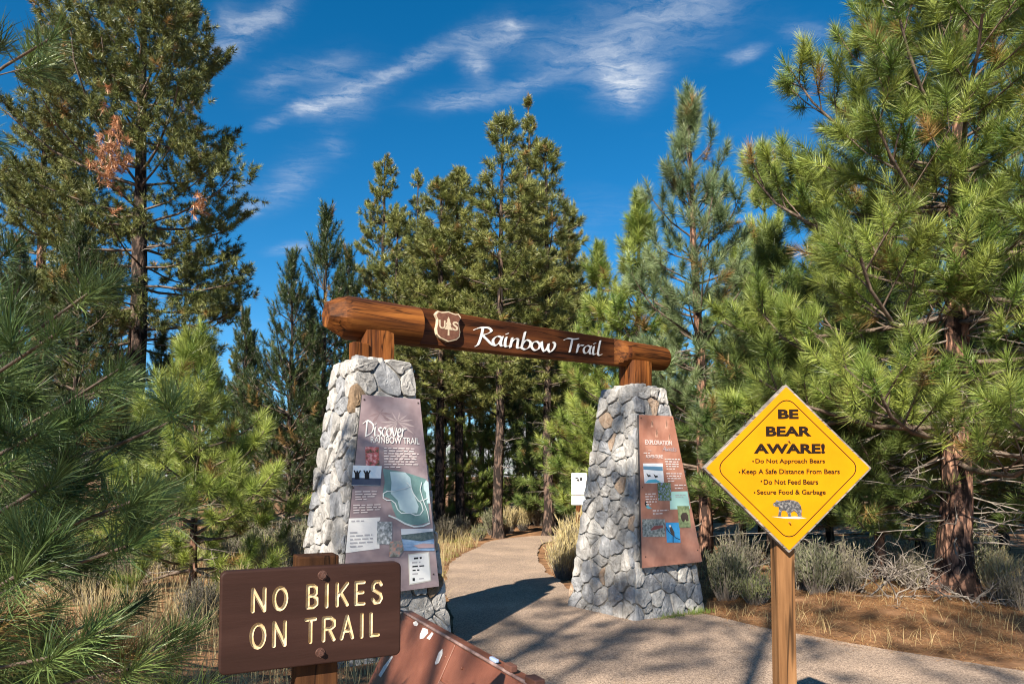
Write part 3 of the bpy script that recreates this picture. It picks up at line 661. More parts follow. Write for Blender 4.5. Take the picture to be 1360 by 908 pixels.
# left panel
e, shape, lines, word, screw = panel('information_panel', PL, [(453.5, 795), (583, 778), (557.5, 530), (481, 524)], 'mauve trail information panel with a map on the left pillar', M_pan_l)
M_sil = mat('faded_leaf_print', (.46, .37, .36)); M_sil2 = mat('dark_leaf_print', (.245, .175, .18))
rng = random.Random(3)
for cx, cy, n, l, mm in ((528, 560, 11, 24, M_sil), (505, 548, 6, 16, M_sil2), (540, 600, 6, 16, M_sil)):
    for i in range(n):
        a = i/n*math.pi*1.6-.4; dx, dy = math.cos(a)*l, -math.sin(a)*l*.9+8; w = 1.6
        px_, py_ = -dy/l*w, dx/l*w
        if cx+dx > 556: continue
        shape('leaf_print', [(cx, cy), (cx+dx*.5+px_, cy+dy*.5+py_), (cx+dx, cy+dy), (cx+dx*.5-px_, cy+dy*.5-py_)], 0 if mm is M_sil2 else .4, mm)
word(script_mesh('Discover', .2, 40), (481.5, 580), (540, 586.5), .155, M_white); word(text_mesh('RAINBOW TRAIL', .1, 1, .0005), (492, 588), (556.5, 590), .06, M_white)
shape('picture', R4(485, 593, 503, 618, 1, .5), 1, photo('flower_picture', ((.06, .10, .05), (.55, .12, .12), (.75, .45, .42)), 26))
shape('picture', R4(469, 617.5, 507, 644, -2, 1), 2, photo('lake_picture', ((.55, .70, .80), (.75, .82, .86), (.85, .88, .88)), 9))
shape('picture_ground', R4(467.5, 634, 506, 643.5, -.7, 1), 3, mat('dusk_blue', (.07, .09, .14)))
for x in (474, 487): shape('figure_print', [(x-2.5, 636), (x+3.5, 636), (x+3, 629), (x+5.5, 624.5), (x+4, 624), (x+2, 627.5), (x+1.5, 625), (x-.5, 625), (x-1, 627.5), (x-3, 624), (x-4.5, 624.5), (x-2.5, 629)], 4, M_ink)
lines((509, 593), (556, 622), 8, M_print, 4); lines((471, 651), (501, 664), 4, M_print, 5); lines((468.5, 669), (506, 681), 4, M_print, 6)
M_teal = mat('map_teal', (.13, .24, .23), (.20, .33, .31), 8, .4); M_mint = mat('map_mint', (.47, .62, .64), (.56, .69, .70), 8, .4); M_road = mat('map_road', (.70, .76, .75))
shape('map_land', [(508.5, 622), (520, 624), (536, 626.5), (548, 630), (566, 636), (568, 660), (571, 692), (556, 697), (540, 696), (528, 690), (522, 676), (518, 662), (508, 658), (511, 640)][::-1], 1, M_teal)
shape('map_meadow', [(518, 626), (538, 627), (545, 634), (547, 648), (552, 662), (556, 672), (554, 681), (540, 681), (531, 676), (528, 664), (519, 655), (520, 640)][::-1], 2, M_mint)
shape('map_lake', [(566, 637), (569, 640), (570, 655), (571, 668), (567, 668), (566, 654), (563, 650), (562.5, 643)][::-1], 2, M_mint)
def ribbon(pts, w, lv, mm, n='map_road'):
    P = [Vector(p) for p in pts]; a, b = [], []
    for i, p in enumerate(P):
        t = (P[min(i+1, len(P)-1)]-P[max(i-1, 0)]).normalized(); q = Vector((-t.y, t.x))*w/2; a.append(p+q); b.append(p-q)
    shape(n, [tuple(v) for v in (a+b[::-1])], lv, mm)
ribbon([(522, 652), (514, 652), (509, 655), (509, 661), (514, 664), (520, 664), (525, 668), (528, 676), (533, 681), (545, 681), (552, 684), (558, 683), (562, 677), (560, 669), (557, 665)], 1.3, 3, M_road)
ribbon([(540, 640), (545, 645), (549, 655), (556, 665), (562, 664), (568, 661)], 1.2, 4, M_road); ribbon([(516, 684), (526, 688), (538, 695), (550, 699), (562, 698), (571, 694)], 2, 3, M_road)
ribbon([(522, 652), (530, 650), (538, 648), (545, 645)], 1.1, 5, M_road); ribbon([(560, 640), (558, 650), (562, 664), (568, 680), (570, 692)], 1, 5, M_road)
shape('white_note', [(463.5, 688), (505, 686.5), (505, 690.5), (503.5, 691), (504, 728), (493, 729.5), (480, 731), (459, 734)][::-1], 1, mat('note_white', (.80, .78, .75)))
lines((466, 689.5), (497, 693), 1, M_gprint, 7); lines((464, 704), (482, 709), 1, M_gprint, 8); lines((464, 709), (496, 726), 4, M_gprint, 9)
shape('picture', R4(501, 692, 521, 722, -.5, .5), 2, photo('wildlife_picture', ((.13, .14, .14), (.33, .35, .35), (.70, .70, .70)), 30))
shape('picture', [(518, 719), (534, 717), (536.5, 730), (530, 739), (517, 739)][::-1], 3, photo('duck_picture', ((.14, .13, .10), (.30, .30, .27), (.62, .28, .20)), 22))
shape('picture', R4(532.5, 702.5, 575, 731, 2, 0), 2, photo('bay_picture', ((.16, .28, .46), (.27, .42, .62), (.36, .50, .66)), 8, (1, 4, 1)))
shape('picture_sky', [(532.5, 702), (575, 701.5), (575.3, 706), (533, 710)][::-1], 3, mat('pale_sky_print', (.62, .66, .70))); shape('picture_hill', [(533, 710), (575.3, 705), (576, 715), (560, 718), (534, 715)][::-1], 4, photo('hill_print', ((.05, .08, .09), (.10, .14, .14), (.16, .20, .19)), 30))
shape('picture_shore', [(549, 724), (562, 721), (576.5, 722), (577, 727), (556, 727.5)][::-1], 4, mat('shore_print', (.52, .36, .36)))
shape('notice_border', [(542, 735.5), (570, 732), (572.8, 771), (543.5, 776.5)][::-1], 1, mat('notice_cream', (.55, .52, .46))); shape('notice', [(543.2, 736.8), (568.8, 733.8), (571.5, 769.8), (544.7, 774.8)][::-1], 2, mat('notice_white', (.76, .76, .74)))
lines((549, 738), (565, 743), 1, M_ink, 10); lines((546.5, 744), (565, 748), 1, M_gprint, 12); lines((547, 749.5), (564, 758), 2, M_ink, 13); lines((547, 759.5), (562, 763), 1, M_gprint, 14); lines((556, 766), (569, 769), 1, M_gprint, 16)
shape('notice_mark', R4(548, 767, 551, 771), 3, M_ink)
for s in ((483.5, 530.5), (555, 535), (469, 647.5), (575.3, 762)): screw(*s)
# right panel
e, shape, lines, word, screw = panel('information_panel', PR, [(852.5, 754), (932.5, 745.5), (893.5, 552.5), (848.5, 550.5)], 'copper coloured information panel with bird pictures on the right pillar', M_pan_r)
M_feath = mat('faded_feather_print', (.52, .30, .22))
for cx, cy, l in ((866, 556, 12), (872, 568, 13), (885, 556, 14), (889, 575, 12)):
    for i in range(4): shape('leaf_print', [(cx, cy), (cx+1.5, cy+l*.4+i), (cx-2+i*1.2, cy+l), (cx-1, cy+l*.4)], .3, M_feath)
word(text_mesh('EXPLORATION', .1, 1, .0003), (856.5, 590), (892, 592.5), .055, M_print); word(script_mesh('Awaits', .17, 40), (879, 599), (898, 599.5), .06, mat('grey_blue_print', (.33, .33, .37)))
lines((860, 597.5), (868, 599), 1, M_print, 20); lines((854, 600), (871, 603), 1, M_print, 21); word(text_mesh('ADVENTURE!', .1, 1, .0003), (857, 608), (880, 608.5), .04, M_print)
lines((882, 608), (903, 624), 5, M_print, 22, .02); lines((884, 627), (906, 640), 4, M_print, 23, .02); lines((895, 642), (911, 650), 2, M_print, 24)
shape('picture', R4(854, 615, 880, 641.5, 2, 0), 1, photo('snow_lake_picture', ((.60, .66, .72), (.70, .75, .80), (.80, .82, .84)), 6)); shape('picture_water', [(854.3, 618.5), (880, 619.5), (880.3, 625), (854.6, 623)][::-1], 2, mat('lake_blue', (.10, .22, .34)))
shape('picture_ice', [(857, 641), (861, 637), (871, 636), (878, 640)][::-1], 2, mat('ice_blue', (.10, .45, .62)))
for x, y in ((860.5, 630), (870, 631)): shape('bird_print', [(x-2, y-2), (x+1, y+.5), (x+3, y), (x+4, y+2), (x, y+3)], 3, M_ink)
shape('picture', R4(873, 640.5, 890.5, 664.5, 1.5, 0), 2, photo('lupin_picture', ((.06, .11, .03), (.12, .20, .06), (.28, .34, .62)), 34, (2, 1, 1), (.38, .6)))
shape('mint_box', [(892, 652.5), (913, 652), (916.5, 675.5), (890, 676), (889.5, 662)][::-1], 1, mat('mint_print', (.40, .66, .60))); lines((896, 656), (911, 660.5), 2, M_gprint, 25)
shape('picture', R4(899.5, 671.5, 915, 700, 2.5, 0), 3, photo('bear_picture', ((.10, .14, .07), (.20, .26, .13), (.30, .34, .18)), 20)); shape('bear_print', [(904, 685), (906, 681), (911, 680), (914, 684), (914.5, 691), (912, 692), (910, 689), (908.5, 693), (905.5, 691)][::-1], 4, mat('bear_brown', (.05, .035, .03)))
lines((856, 654), (872, 671), 5, M_print, 26); lines((866, 676), (888, 683), 2, M_print, 27)
shape('bird_print', [(857, 665), (859, 668), (862, 672), (866, 675), (861, 675.5), (858, 673.5)][::-1], 1, mat('jay_blue', (.12, .34, .42))); shape('bird_head_print', [(856.3, 669), (857.3, 664.5), (859.5, 668), (859.8, 671.3), (857.5, 672)][::-1], 2, M_ink)
shape('picture', R4(853, 689, 883, 712.5, .5, 0), 1, photo('creek_picture', ((.09, .11, .10), (.24, .27, .26), (.45, .47, .44)), 30)); shape('fish_print', [(864, 703), (869, 698), (880, 697), (881, 700), (872, 702.5), (865, 704)][::-1], 2, mat('fish_red', (.30, .10, .09)))
shape('picture', R4(884, 693.5, 902, 720, 1.8, 0), 2, photo('sky_picture', ((.03, .26, .58), (.05, .32, .66), (.06, .36, .70)), 5)); shape('eagle_print', [(889.5, 699), (891.5, 698), (893, 701), (895.5, 706), (896, 712), (893.5, 711), (890, 705)][::-1], 3, mat('eagle_dark', (.07, .055, .05))); shape('eagle_head_print', R4(888.5, 697, 891, 699.5), 4, M_white)
ribbon([(894, 720), (894, 711), (898, 714), (903, 716)], .8, 4, M_ink, 'perch_print'); ribbon([(884.5, 699), (888, 705), (893, 710)], .7, 5, M_ink, 'perch_print')
for s in ((851, 555), (891, 556), (857, 739), (926, 730), (853, 647)): screw(*s)

# ------------------------------------------------------------------ NO BIKES sign
M_post = wood_mat('new_post_wood', (.16, .075, .03), (.44, .24, .11), (.31, .155, .065), 14, .8, 'Z', .75, .5, .15)
M_post_o = wood_mat('orange_post_wood', (.035, .015, .007), (.13, .055, .019), (.08, .032, .012), 16, .8, 'Z', .75, .5, .15)
M_brown = mat('brown_painted_board', (.024, .011, .008), (.044, .021, .016), 1.0, .55, .3, 1.4, .15, (1.2, 10, 10), 8, (.032, .0145, .011), pos=(.33, .68), bdist=.006)
M_route = mat('routed_cream', (.44, .31, .15), (.58, .48, .32), 30, .75)
bl_, br_ = Vector((-.889, 2.1, 1.152)), Vector((-.378, 2.35, 1.152)); PN = Plane((bl_+br_)/2, br_-bl_, (0, 0, 1)); bw = (br_-bl_).length; bh = .314
sg = empty('no_bikes_sign', (PN.o.x-PN.n.x*.09, PN.o.y-PN.n.y*.09, 0)); tag(sg, 'brown wooden sign reading NO BIKES ON TRAIL on an orange post', 'sign'); bpy.context.view_layer.update()
STK = dict(N=[[(0, 0), (0, 1), (1, 0), (1, 1)]], O=[[(.5+.5*math.cos(a), .5+.5*math.sin(a)) for a in np.linspace(math.pi/2, math.pi*2.5, 17)]], I=[[(.5, 0), (.5, 1)]],
  B=[[(0, 0), (0, 1), (.6, 1), (.92, .9), (.92, .62), (.6, .53), (.05, .53)], [(.6, .53), (1, .4), (1, .12), (.62, 0), (0, 0)]], K=[[(0, 0), (0, 1)], [(1, 1), (.05, .42)], [(.35, .58), (1, 0)]],
  E=[[(1, 1), (0, 1), (0, 0), (1, 0)], [(0, .53), (.85, .53)]], S=[[(.95, .84), (.75, .98), (.3, .98), (.05, .82), (.1, .62), (.45, .52), (.85, .40), (.98, .2), (.75, .02), (.28, .0), (.02, .17)]],
  T=[[(0, 1), (1, 1)], [(.5, 1), (.5, 0)]], R=[[(0, 0), (0, 1), (.65, 1), (1, .86), (1, .62), (.65, .5), (.05, .5)], [(.5, .5), (1, 0)]], A=[[(0, 0), (.5, 1), (1, 0)], [(.2, .33), (.8, .33)]], L=[[(0, 1), (0, 0), (1, 0)]])
def cutters():
    bm = bmesh.new(); w = .0118
    rows = [('NOBIKES', [(332.8, 354), (361, 383), (406, 423), (430.7, 437), (445, 463.6), (470, 485.6), (492, 509)], (778.6, 768.7), (814, 802.8)),
            ('ONTRAIL', [(330.7, 354), (361, 381), (403.6, 421), (427, 446), (451, 470.5), (476.7, 484), (490, 504.6)], (825, 811), (863, 845.7))]
    for word, spans, tops, bots in rows:
        for ch, (xa, xb) in zip(word, spans):
            f = ((xa+xb)/2-343)/156; a = PN.hit(xa, bots[0]+(bots[1]-bots[0])*f); b = PN.hit(xb, tops[0]+(tops[1]-tops[0])*f)
            x0, x1, y0, y1 = a.x+w/2, b.x-w/2, a.y+w/2, b.y-w/2
            if ch == 'I': x0 = x1 = (x0+x1)/2
            for st in STK[ch]:
                P = [Vector((x0+(x1-x0)*p[0], y0+(y1-y0)*p[1])) for p in st]
                for p, q in zip(P[:-1], P[1:]):
                    d = (q-p).normalized(); m = Vector((-d.y, d.x)); outl = []
                    for c, s in ((q, 1), (p, -1)):
                        for k in range(7): t = -math.pi/2+math.pi*k/6; outl.append((c, s*(d*math.cos(t)+m*math.sin(t))))
                    top = [bm.verts.new((*(c+v*w*.5), .003)) for c, v in outl]; mid = [bm.verts.new((*(c+v*w*.5), -.0005)) for c, v in outl]; bot = [bm.verts.new((*(c+v*w*.24), -.007)) for c, v in outl]; n = len(top)
                    bm.faces.new(top); bm.faces.new(bot[::-1])
                    for i in range(n):
                        bm.faces.new((mid[i], mid[(i+1) % n], top[(i+1) % n], top[i])); bm.faces.new((bot[i], bot[(i+1) % n], mid[(i+1) % n], mid[i]))
    bmesh.ops.recalc_face_normals(bm, faces=bm.faces); me = bpy.data.meshes.new('cut'); bm.to_mesh(me); bm.free(); return me
def rrect(w, h, r, n=5): return [(sx*(w/2-r)+r*math.cos(a), sy*(h/2-r)+r*math.sin(a)) for sx, sy, a0 in ((1, 1, 0), (-1, 1, 90), (-1, -1, 180), (1, -1, 270)) for a in [R(a0+90*k/n) for k in range(n+1)]]
bme = prism('board', rrect(bw, bh, .02), -.04, 0); bme.materials.append(M_brown); bme.materials.append(M_route)
bm = bmesh.new(); bm.from_mesh(bme); bmesh.ops.bevel(bm, geom=[e_ for e_ in bm.edges if abs(e_.verts[0].co.z) < 1e-5 and abs(e_.verts[1].co.z) < 1e-5], offset=.006, segments=3, profile=.5, affect='EDGES'); bm.to_mesh(bme); bm.free()
cme = cutters(); cme.materials.append(M_route)
bo = bpy.data.objects.new('b', bme); co = bpy.data.objects.new('c', cme); COL.objects.link(bo); COL.objects.link(co)
md = bo.modifiers.new('cut', 'BOOLEAN'); md.object = co; md.operation = 'DIFFERENCE'; md.solver = 'EXACT'; md.use_self = True; md.material_mode = 'TRANSFER'
dg = bpy.context.evaluated_depsgraph_get(); dg.update(); routed = bpy.data.meshes.new_from_object(bo.evaluated_get(dg)); bpy.data.objects.remove(bo); bpy.data.objects.remove(co); routed.name = 'board'
ob = bpy.data.objects.new('board', routed); COL.objects.link(ob); ob.parent = sg; ob.matrix_local = sg.matrix_world.inverted() @ PN.M(0)
PP = Plane(PN.o, PN.ex, PN.ey)
def post_mesh(w, dpt, h, z0=-.3, bev=.006): return box_mesh('post', w, dpt, h-z0, bev, z0)
o = link('post', post_mesh(.135, .10, 1.338), M_post_o, sg); o.location = (PN.ex.x*.015-PN.n.x*.002, PN.ex.y*.015-PN.n.y*.002, 0); o.rotation_euler = (0, 0, math.atan2(PN.ex.y, PN.ex.x)); o.location += Vector((0, 0, 0))
def bolt(plane, px, py, par, r=.016):
    c = plane.hit(px, py); bm = bmesh.new(); bmesh.ops.create_cone(bm, cap_ends=True, segments=20, radius1=r, radius2=r*.92, depth=.003, matrix=Matrix.Translation((0, 0, .0015)))
    bmesh.ops.create_cone(bm, cap_ends=True, segments=6, radius1=r*.62, radius2=r*.56, depth=.011, matrix=Matrix.Translation((0, 0, .0085))); me = bpy.data.meshes.new('bolt'); bm.to_mesh(me); bm.free()
    return put('bolt', me, M_boltb, plane, 0, par, c.x, c.y)
M_boltb = mat('painted_bolt', (.05, .022, .016), (.10, .05, .038), 60, .45, .5, 80)
bolt(PN, 428.5, 763.5, sg); bolt(PN, 425.5, 866, sg)

# ------------------------------------------------------------------ bear sign
bd_ = 2.92; c = at(1046, 621.5, bd_); PBs = Plane(c, (1, 0, 0), (0, 0, 1))
M_yel = mat('yellow_sign_face', (.46, .176, .001), (.53, .21, .0015), 5, .5, spec=.12); M_ply = wood_mat('weathered_plywood', (.17, .15, .135), (.40, .35, .31), (.28, .25, .22), 30, 3, 'X', .8, .4, .15)
M_yelb = mat('ochre_bolt', (.40, .17, .03)); M_letter = mat('dark_brown_print', (.012, .007, .005), spec=.1); M_fur = mat('bear_fur_print', (.02, .022, .028), (.22, .21, .20), 90, .6, c3=(.06, .06, .065))
bs = empty('bear_warning_sign', (c.x, c.y+.08, 0)); tag(bs, 'yellow diamond BE BEAR AWARE sign on a squared wooden post', 'sign'); bpy.context.view_layer.update()
def dia(r, cr, n=4):
    pts = []
    for k in range(4):
        a0 = k*90; cx, cy = (r-cr*math.sqrt(2))*math.cos(R(a0)), (r-cr*math.sqrt(2))*math.sin(R(a0))
        for q in range(n+1): a = R(a0-45+90*q/n); pts.append((cx+cr*math.cos(a), cy+cr*math.sin(a)))
    return pts
rd = 112/FPX*bd_
put('plywood_board', prism('plywood_board', dia(rd, .006), -.034, 0, .0025), M_ply, PBs, 0, bs); put('face', prism('face', dia(rd*.968, .005), .0003, .0022), M_yel, PBs, 0, bs)
bo_ = dia(rd*.862, .045, 6); bi_ = dia(rd*.848, .043, 6); bm = bmesh.new(); va = [bm.verts.new((*p, 0)) for p in bo_]; vb = [bm.verts.new((*p, 0)) for p in bi_]
for i in range(len(va)): bm.faces.new((va[i], va[(i+1) % len(va)], vb[(i+1) % len(va)], vb[i]))
me = bpy.data.meshes.new('border_line'); bm.to_mesh(me); bm.free(); put('border_line', me, M_letter, PBs, .003, bs)
for txt, xa, xb, ya, yb, bold in (('BE', 1033, 1060, 543.5, 556, .007), ('BEAR', 1017, 1077, 566, 579, .007), ('AWARE!', 1001, 1095, 589, 602, .007), ('Do Not Approach Bears', 1003, 1095, 609, 616.5, .0035),
        ('Keep A Safe Distance From Bears', 985, 1114.7, 622.5, 631, .0035), ('Do Not Feed Bears', 1014, 1086, 636.3, 643, .0035), ('Secure Food & Garbage', 1005, 1096, 650, 658, .0035)):
    a = PBs.hit(xa, yb); b = PBs.hit(xb, ya); me = strip_fit(text_mesh(txt, .1, 1.0, .0042 if bold > .005 else .0012), b.x-a.x, b.y-a.y); put('lettering', me, M_letter, PBs, .0035, bs, (a.x+b.x)/2, a.y)
    if bold < .005: q = PBs.hit(xa-3.2, yb-4.2); put('bullet', prism('bullet', [(.0035*math.cos(k), .0035*math.sin(k)) for k in np.linspace(0, 5.5, 8)], 0, .0008), M_letter, PBs, .0028, bs, q.x, q.y)
bear = [(1026, 670), (1027, 667.5), (1030, 666), (1031, 663.5), (1033, 664.5), (1036, 665), (1041, 664), (1047, 663.3), (1054, 664), (1060, 666.5), (1063, 671), (1064.5, 677), (1064, 682), (1064.5, 686), (1059.5, 686), (1058, 681), (1054, 678), (1052, 679.5), (1050, 680), (1050.5, 685), (1046.5, 685.5), (1045, 680), (1042, 677.5), (1038, 678), (1037, 682), (1037.5, 685), (1033, 685), (1034, 679), (1034, 673), (1031, 672.5), (1028.5, 671.8)]
put('bear_print', prism('bear_print', [PBs.hit(*p) for p in bear][::-1], 0, .0008), M_fur, PBs, .0028, bs)
put('ground_print', prism('ground_print', [PBs.hit(*p) for p in ((1024, 685.5), (1040, 686), (1056, 685.3), (1071, 687.5), (1060, 688.6), (1040, 687.8))][::-1], 0, .0006), M_gprint, PBs, .0024, bs)
for p in ((1047, 585), (1048, 693.5)): o = bolt(PBs, p[0], p[1], bs, .005); o.location.y -= .003; o.data.materials[0] = M_yelb
o = link('post', post_mesh(.077, .08, c.z+.08), M_post, bs); o.location = (0, -.005, 0)

# ------------------------------------------------------------------ brown metal bin in the near foreground
M_bin = mat('brown_enamel', (.115, .040, .025), (.19, .074, .047), 4, .42, .25, 70, .4, c3=(.15, .055, .035), detail=8); M_bare = mat('bare_scratched_metal', (.55, .54, .54), (.75, .74, .73), 40, .5)
M_rim = mat('worn_rim', (.10, .06, .055), (.32, .22, .20), 14, .45, spec=.5, detail=9); M_binside = mat('dark_enamel', (.10, .045, .035), (.15, .07, .05), 6, .5)
zr = .72
def ray_z(px, py, z): r = pix_dir(px, py); return Vector((0, 0, EYE))+r*((z-EYE)/r.z)
bf, bn2 = ray_z(534, 811, zr), ray_z(700, 907, zr); rv = (bn2-bf); Lr = rv.length; rv.normalize(); wv = Vector((-rv.y, rv.x, 0)); wv = wv if wv.x < 0 else -wv
bn_e = empty('metal_bin', ((bf+bn2)/2+wv*.2-Vector((0, 0, zr))), 0); tag(bn_e, 'scratched brown metal bin with a steep sloping lid below the NO BIKES sign', 'bin'); bpy.context.view_layer.update()
sl = (wv*.25-Vector((0, 0, .5))).normalized(); PF = Plane(bf, rv, -sl)
if PF.n.dot(wv) < 0: PF.n = -PF.n
Lp_ = .62; ext = .22
def quad(pts): return pts
bmq = bmesh.new(); A0, A1 = bf, bf+rv*(Lr+ext); S0, S1 = A0+sl*Lp_, A1+sl*Lp_; bk = -wv*.06
pts = [A0, A1, S1, S0, Vector((S0.x, S0.y, -.02)), Vector((S1.x, S1.y, -.02)), A0+bk, A1+bk, Vector(((A0+bk).x, (A0+bk).y, -.02)), Vector(((A1+bk).x, (A1+bk).y, -.02))]
vs = [bmq.verts.new(p-bn_e.location) for p in pts]
for f in ((0, 1, 2, 3), (3, 2, 5, 4), (0, 6, 7, 1), (6, 8, 9, 7), (0, 3, 4, 8, 6), (1, 7, 9, 5, 2), (4, 5, 9, 8)): bmq.faces.new([vs[i] for i in f])
bmesh.ops.recalc_face_normals(bmq, faces=bmq.faces); me = bpy.data.meshes.new('body'); bmq.to_mesh(me); bmq.free(); link('body', me, M_bin, bn_e)
def on_face(u, v, off): return bf+rv*u+sl*v+PF.n*off
def face_box(name, u0, u1, v0, v1, th, m, skew=0):
    bm = bmesh.new(); lo = [bm.verts.new(on_face(u, v, .001)-bn_e.location) for u, v in ((u0, v0), (u1, v0), (u1+skew, v1), (u0+skew, v1))]; hi = [bm.verts.new(on_face(u, v, th)-bn_e.location) for u, v in ((u0, v0), (u1, v0), (u1+skew, v1), (u0+skew, v1))]
    bm.faces.new(hi)
    for i in range(4): bm.faces.new((lo[i], lo[(i+1) % 4], hi[(i+1) % 4], hi[i]))
    bmesh.ops.recalc_face_normals(bm, faces=bm.faces)
    bmesh.ops.bevel(bm, geom=list(bm.edges), offset=min(.002, th*.3), segments=1, affect='EDGES'); me = bpy.data.meshes.new(name); bm.to_mesh(me); bm.free(); return link(name, me, m, bn_e)
def uvf(px, py):
    d = pix_dir(px, py); c_ = Vector((0, 0, EYE)); t = (bf-c_).dot(PF.n)/d.dot(PF.n); q = c_+d*t-bf; return q.dot(rv), q.dot(sl)
u_, v_ = uvf(604, 857); face_box('seam_strip', u_-.028, u_+.018, .012, Lp_-.01, .010, M_bin); face_box('lid_plate', u_+.022, Lr+ext-.01, .012, .19, .006, M_bin)
face_box('lower_plate', u_+.022, Lr+ext-.01, .205, Lp_-.01, .012, M_binside)
rim = Acc(); rim.tube([bf-rv*.01+PF.n*.004-bn_e.location, bf+rv*(Lr*.5)+PF.n*.005+Vector((0, 0, .001))-bn_e.location, bf+rv*(Lr+ext)+PF.n*.004-bn_e.location], [.008, .009, .008], 8, ); link('rim', rim.mesh('rim', True), M_rim, bn_e)
for px, py in ((594, 872.5), (615.5, 887.5)):
    u, v = uvf(px, py); bm = bmesh.new(); bmesh.ops.create_uvsphere(bm, u_segments=12, v_segments=8, radius=.008); me = bpy.data.meshes.new('rivet'); bm.to_mesh(me); bm.free(); o = link('rivet', me, M_bin, bn_e); o.location = on_face(u, v, .009)-bn_e.location
sc_rng = random.Random(9)
for pts in ([(549, 826), (553, 824), (556, 828), (554, 831), (550, 830)], [(558, 842), (562, 833), (568, 835), (569, 840), (563, 847), (558, 848)], [(567, 847), (574, 839), (576, 841), (571, 849)], [(578, 880), (583, 866), (588, 861), (588, 868), (583, 880), (579, 882)], [(503, 896), (510, 884), (521, 870), (522, 872), (514, 886), (506, 899)]):
    P = [uvf(*p) for p in pts]; bm = bmesh.new(); bm.faces.new([bm.verts.new(on_face(u, v, .0016)-bn_e.location) for u, v in P]); bmesh.ops.recalc_face_normals(bm, faces=bm.faces)
    r_ = bmesh.ops.extrude_face_region(bm, geom=list(bm.faces)); bmesh.ops.translate(bm, verts=[v for v in r_['geom'] if isinstance(v, bmesh.types.BMVert)], vec=PF.n*.0006); me = bpy.data.meshes.new('paint_scrape'); bm.to_mesh(me); bm.free(); link('paint_scrape', me, M_bare, bn_e)
for k, (u, sz, m) in enumerate(((Lr*.80, (.07, .02, .016), mat('blue_grey_latch', (.22, .30, .48), (.35, .44, .62), 20, .35)), (Lr*.90, (.07, .035, .03), M_binside), (Lr*1.03, (.09, .05, .03), M_binside))):
    o = link('latch', box_mesh('latch', *sz, .005), m, bn_e); o.location = on_face(u, -.012, -.004)-bn_e.location; o.rotation_euler = (0, 0, math.atan2(rv.y, rv.x))

# ------------------------------------------------------------------ small white sign behind the right pillar
q = at(768, 640, 13.2); ss = empty('small_notice_sign', (q.x, q.y, -.02)); tag(ss, 'small white notice on an orange post behind the right pillar', 'sign'); PS = Plane((q.x, q.y-.05, 0), (1, 0, 0), (0, 0, 1)); bpy.context.view_layer.update()
link('post', box_mesh('post', .095, .09, 1.72, .004, -.2), M_block, ss)
def srect(n, x0, y0, x1, y1, off, m): put(n, prism(n, [PS.hit(*p) for p in ((x0, y1), (x1, y1), (x1, y0), (x0, y0))], -.012, 0), m, PS, off, ss)
srect('notice', 759, 628, 779, 656.2, .012, mat('notice_sheet', (.8, .8, .78))); srect('notice', 759, 657.5, 778, 670, .012, M_white); srect('picture', 760, 659, 777, 668.5, .014, photo('pale_lake', ((.38, .52, .60), (.55, .66, .72), (.68, .75, .78)), 4, (1, 1, 5)))
for pts in ([(763.2, 634), (768, 633.8), (767.5, 635.3), (766, 635.3), (766, 636.3), (764.4, 635.2)], [(766.2, 636), (769, 635.5), (769.6, 639), (766, 638.6)], [(770, 634), (773, 633.6), (773.5, 639), (771.6, 637.6), (769.9, 639)]): put('notice_mark', prism('notice_mark', [PS.hit(*p) for p in pts][::-1], 0, .002), M_ink, PS, .0125, ss)

# ------------------------------------------------------------------ far ridge
rng = np.random.default_rng(4); V = []; F = []; nx = 90
for i in range(nx):
    x = -2600+5200*i/(nx-1); h = 250+130*fbm(x, 1, .0011)+60*fbm(x, 5, .004)-.00002*x*x
    for j in range(10):
        f = j/9; V.append((x, 2600+900*f+60*fbm(x, f*900, .004), -20+h*math.sin(f*math.pi/2)+(14*fbm(x, f*700, .012) if 0 < j < 9 else 0)))
for i in range(nx-1):
    for j in range(9): a = i*10+j; F += [(a, a+10, a+11), (a, a+11, a+1)]
tag(link('mountain', np_mesh('mountain', V, F, smooth=True), mat('granite_slope', (.10, .13, .10), (.36, .36, .38), .012, .95, c3=(.24, .25, .26), detail=9)), 'pale granite mountain side far behind the trees', kind='structure')

# ------------------------------------------------------------------ trees
def gz(px, d): return (px-680)/FPX*d
def topz(py, d): return EYE+(HOR-py)/FPX*d
def old(t): return (.55+1.6*t if t < .28 else 1.0)*(1-max(0, t-.28)/.72)**.62*(.85+.15*math.sin(t*19))+.06
def cone(t): return min(1, .7+1.5*t)*(1-t)**.85+.05
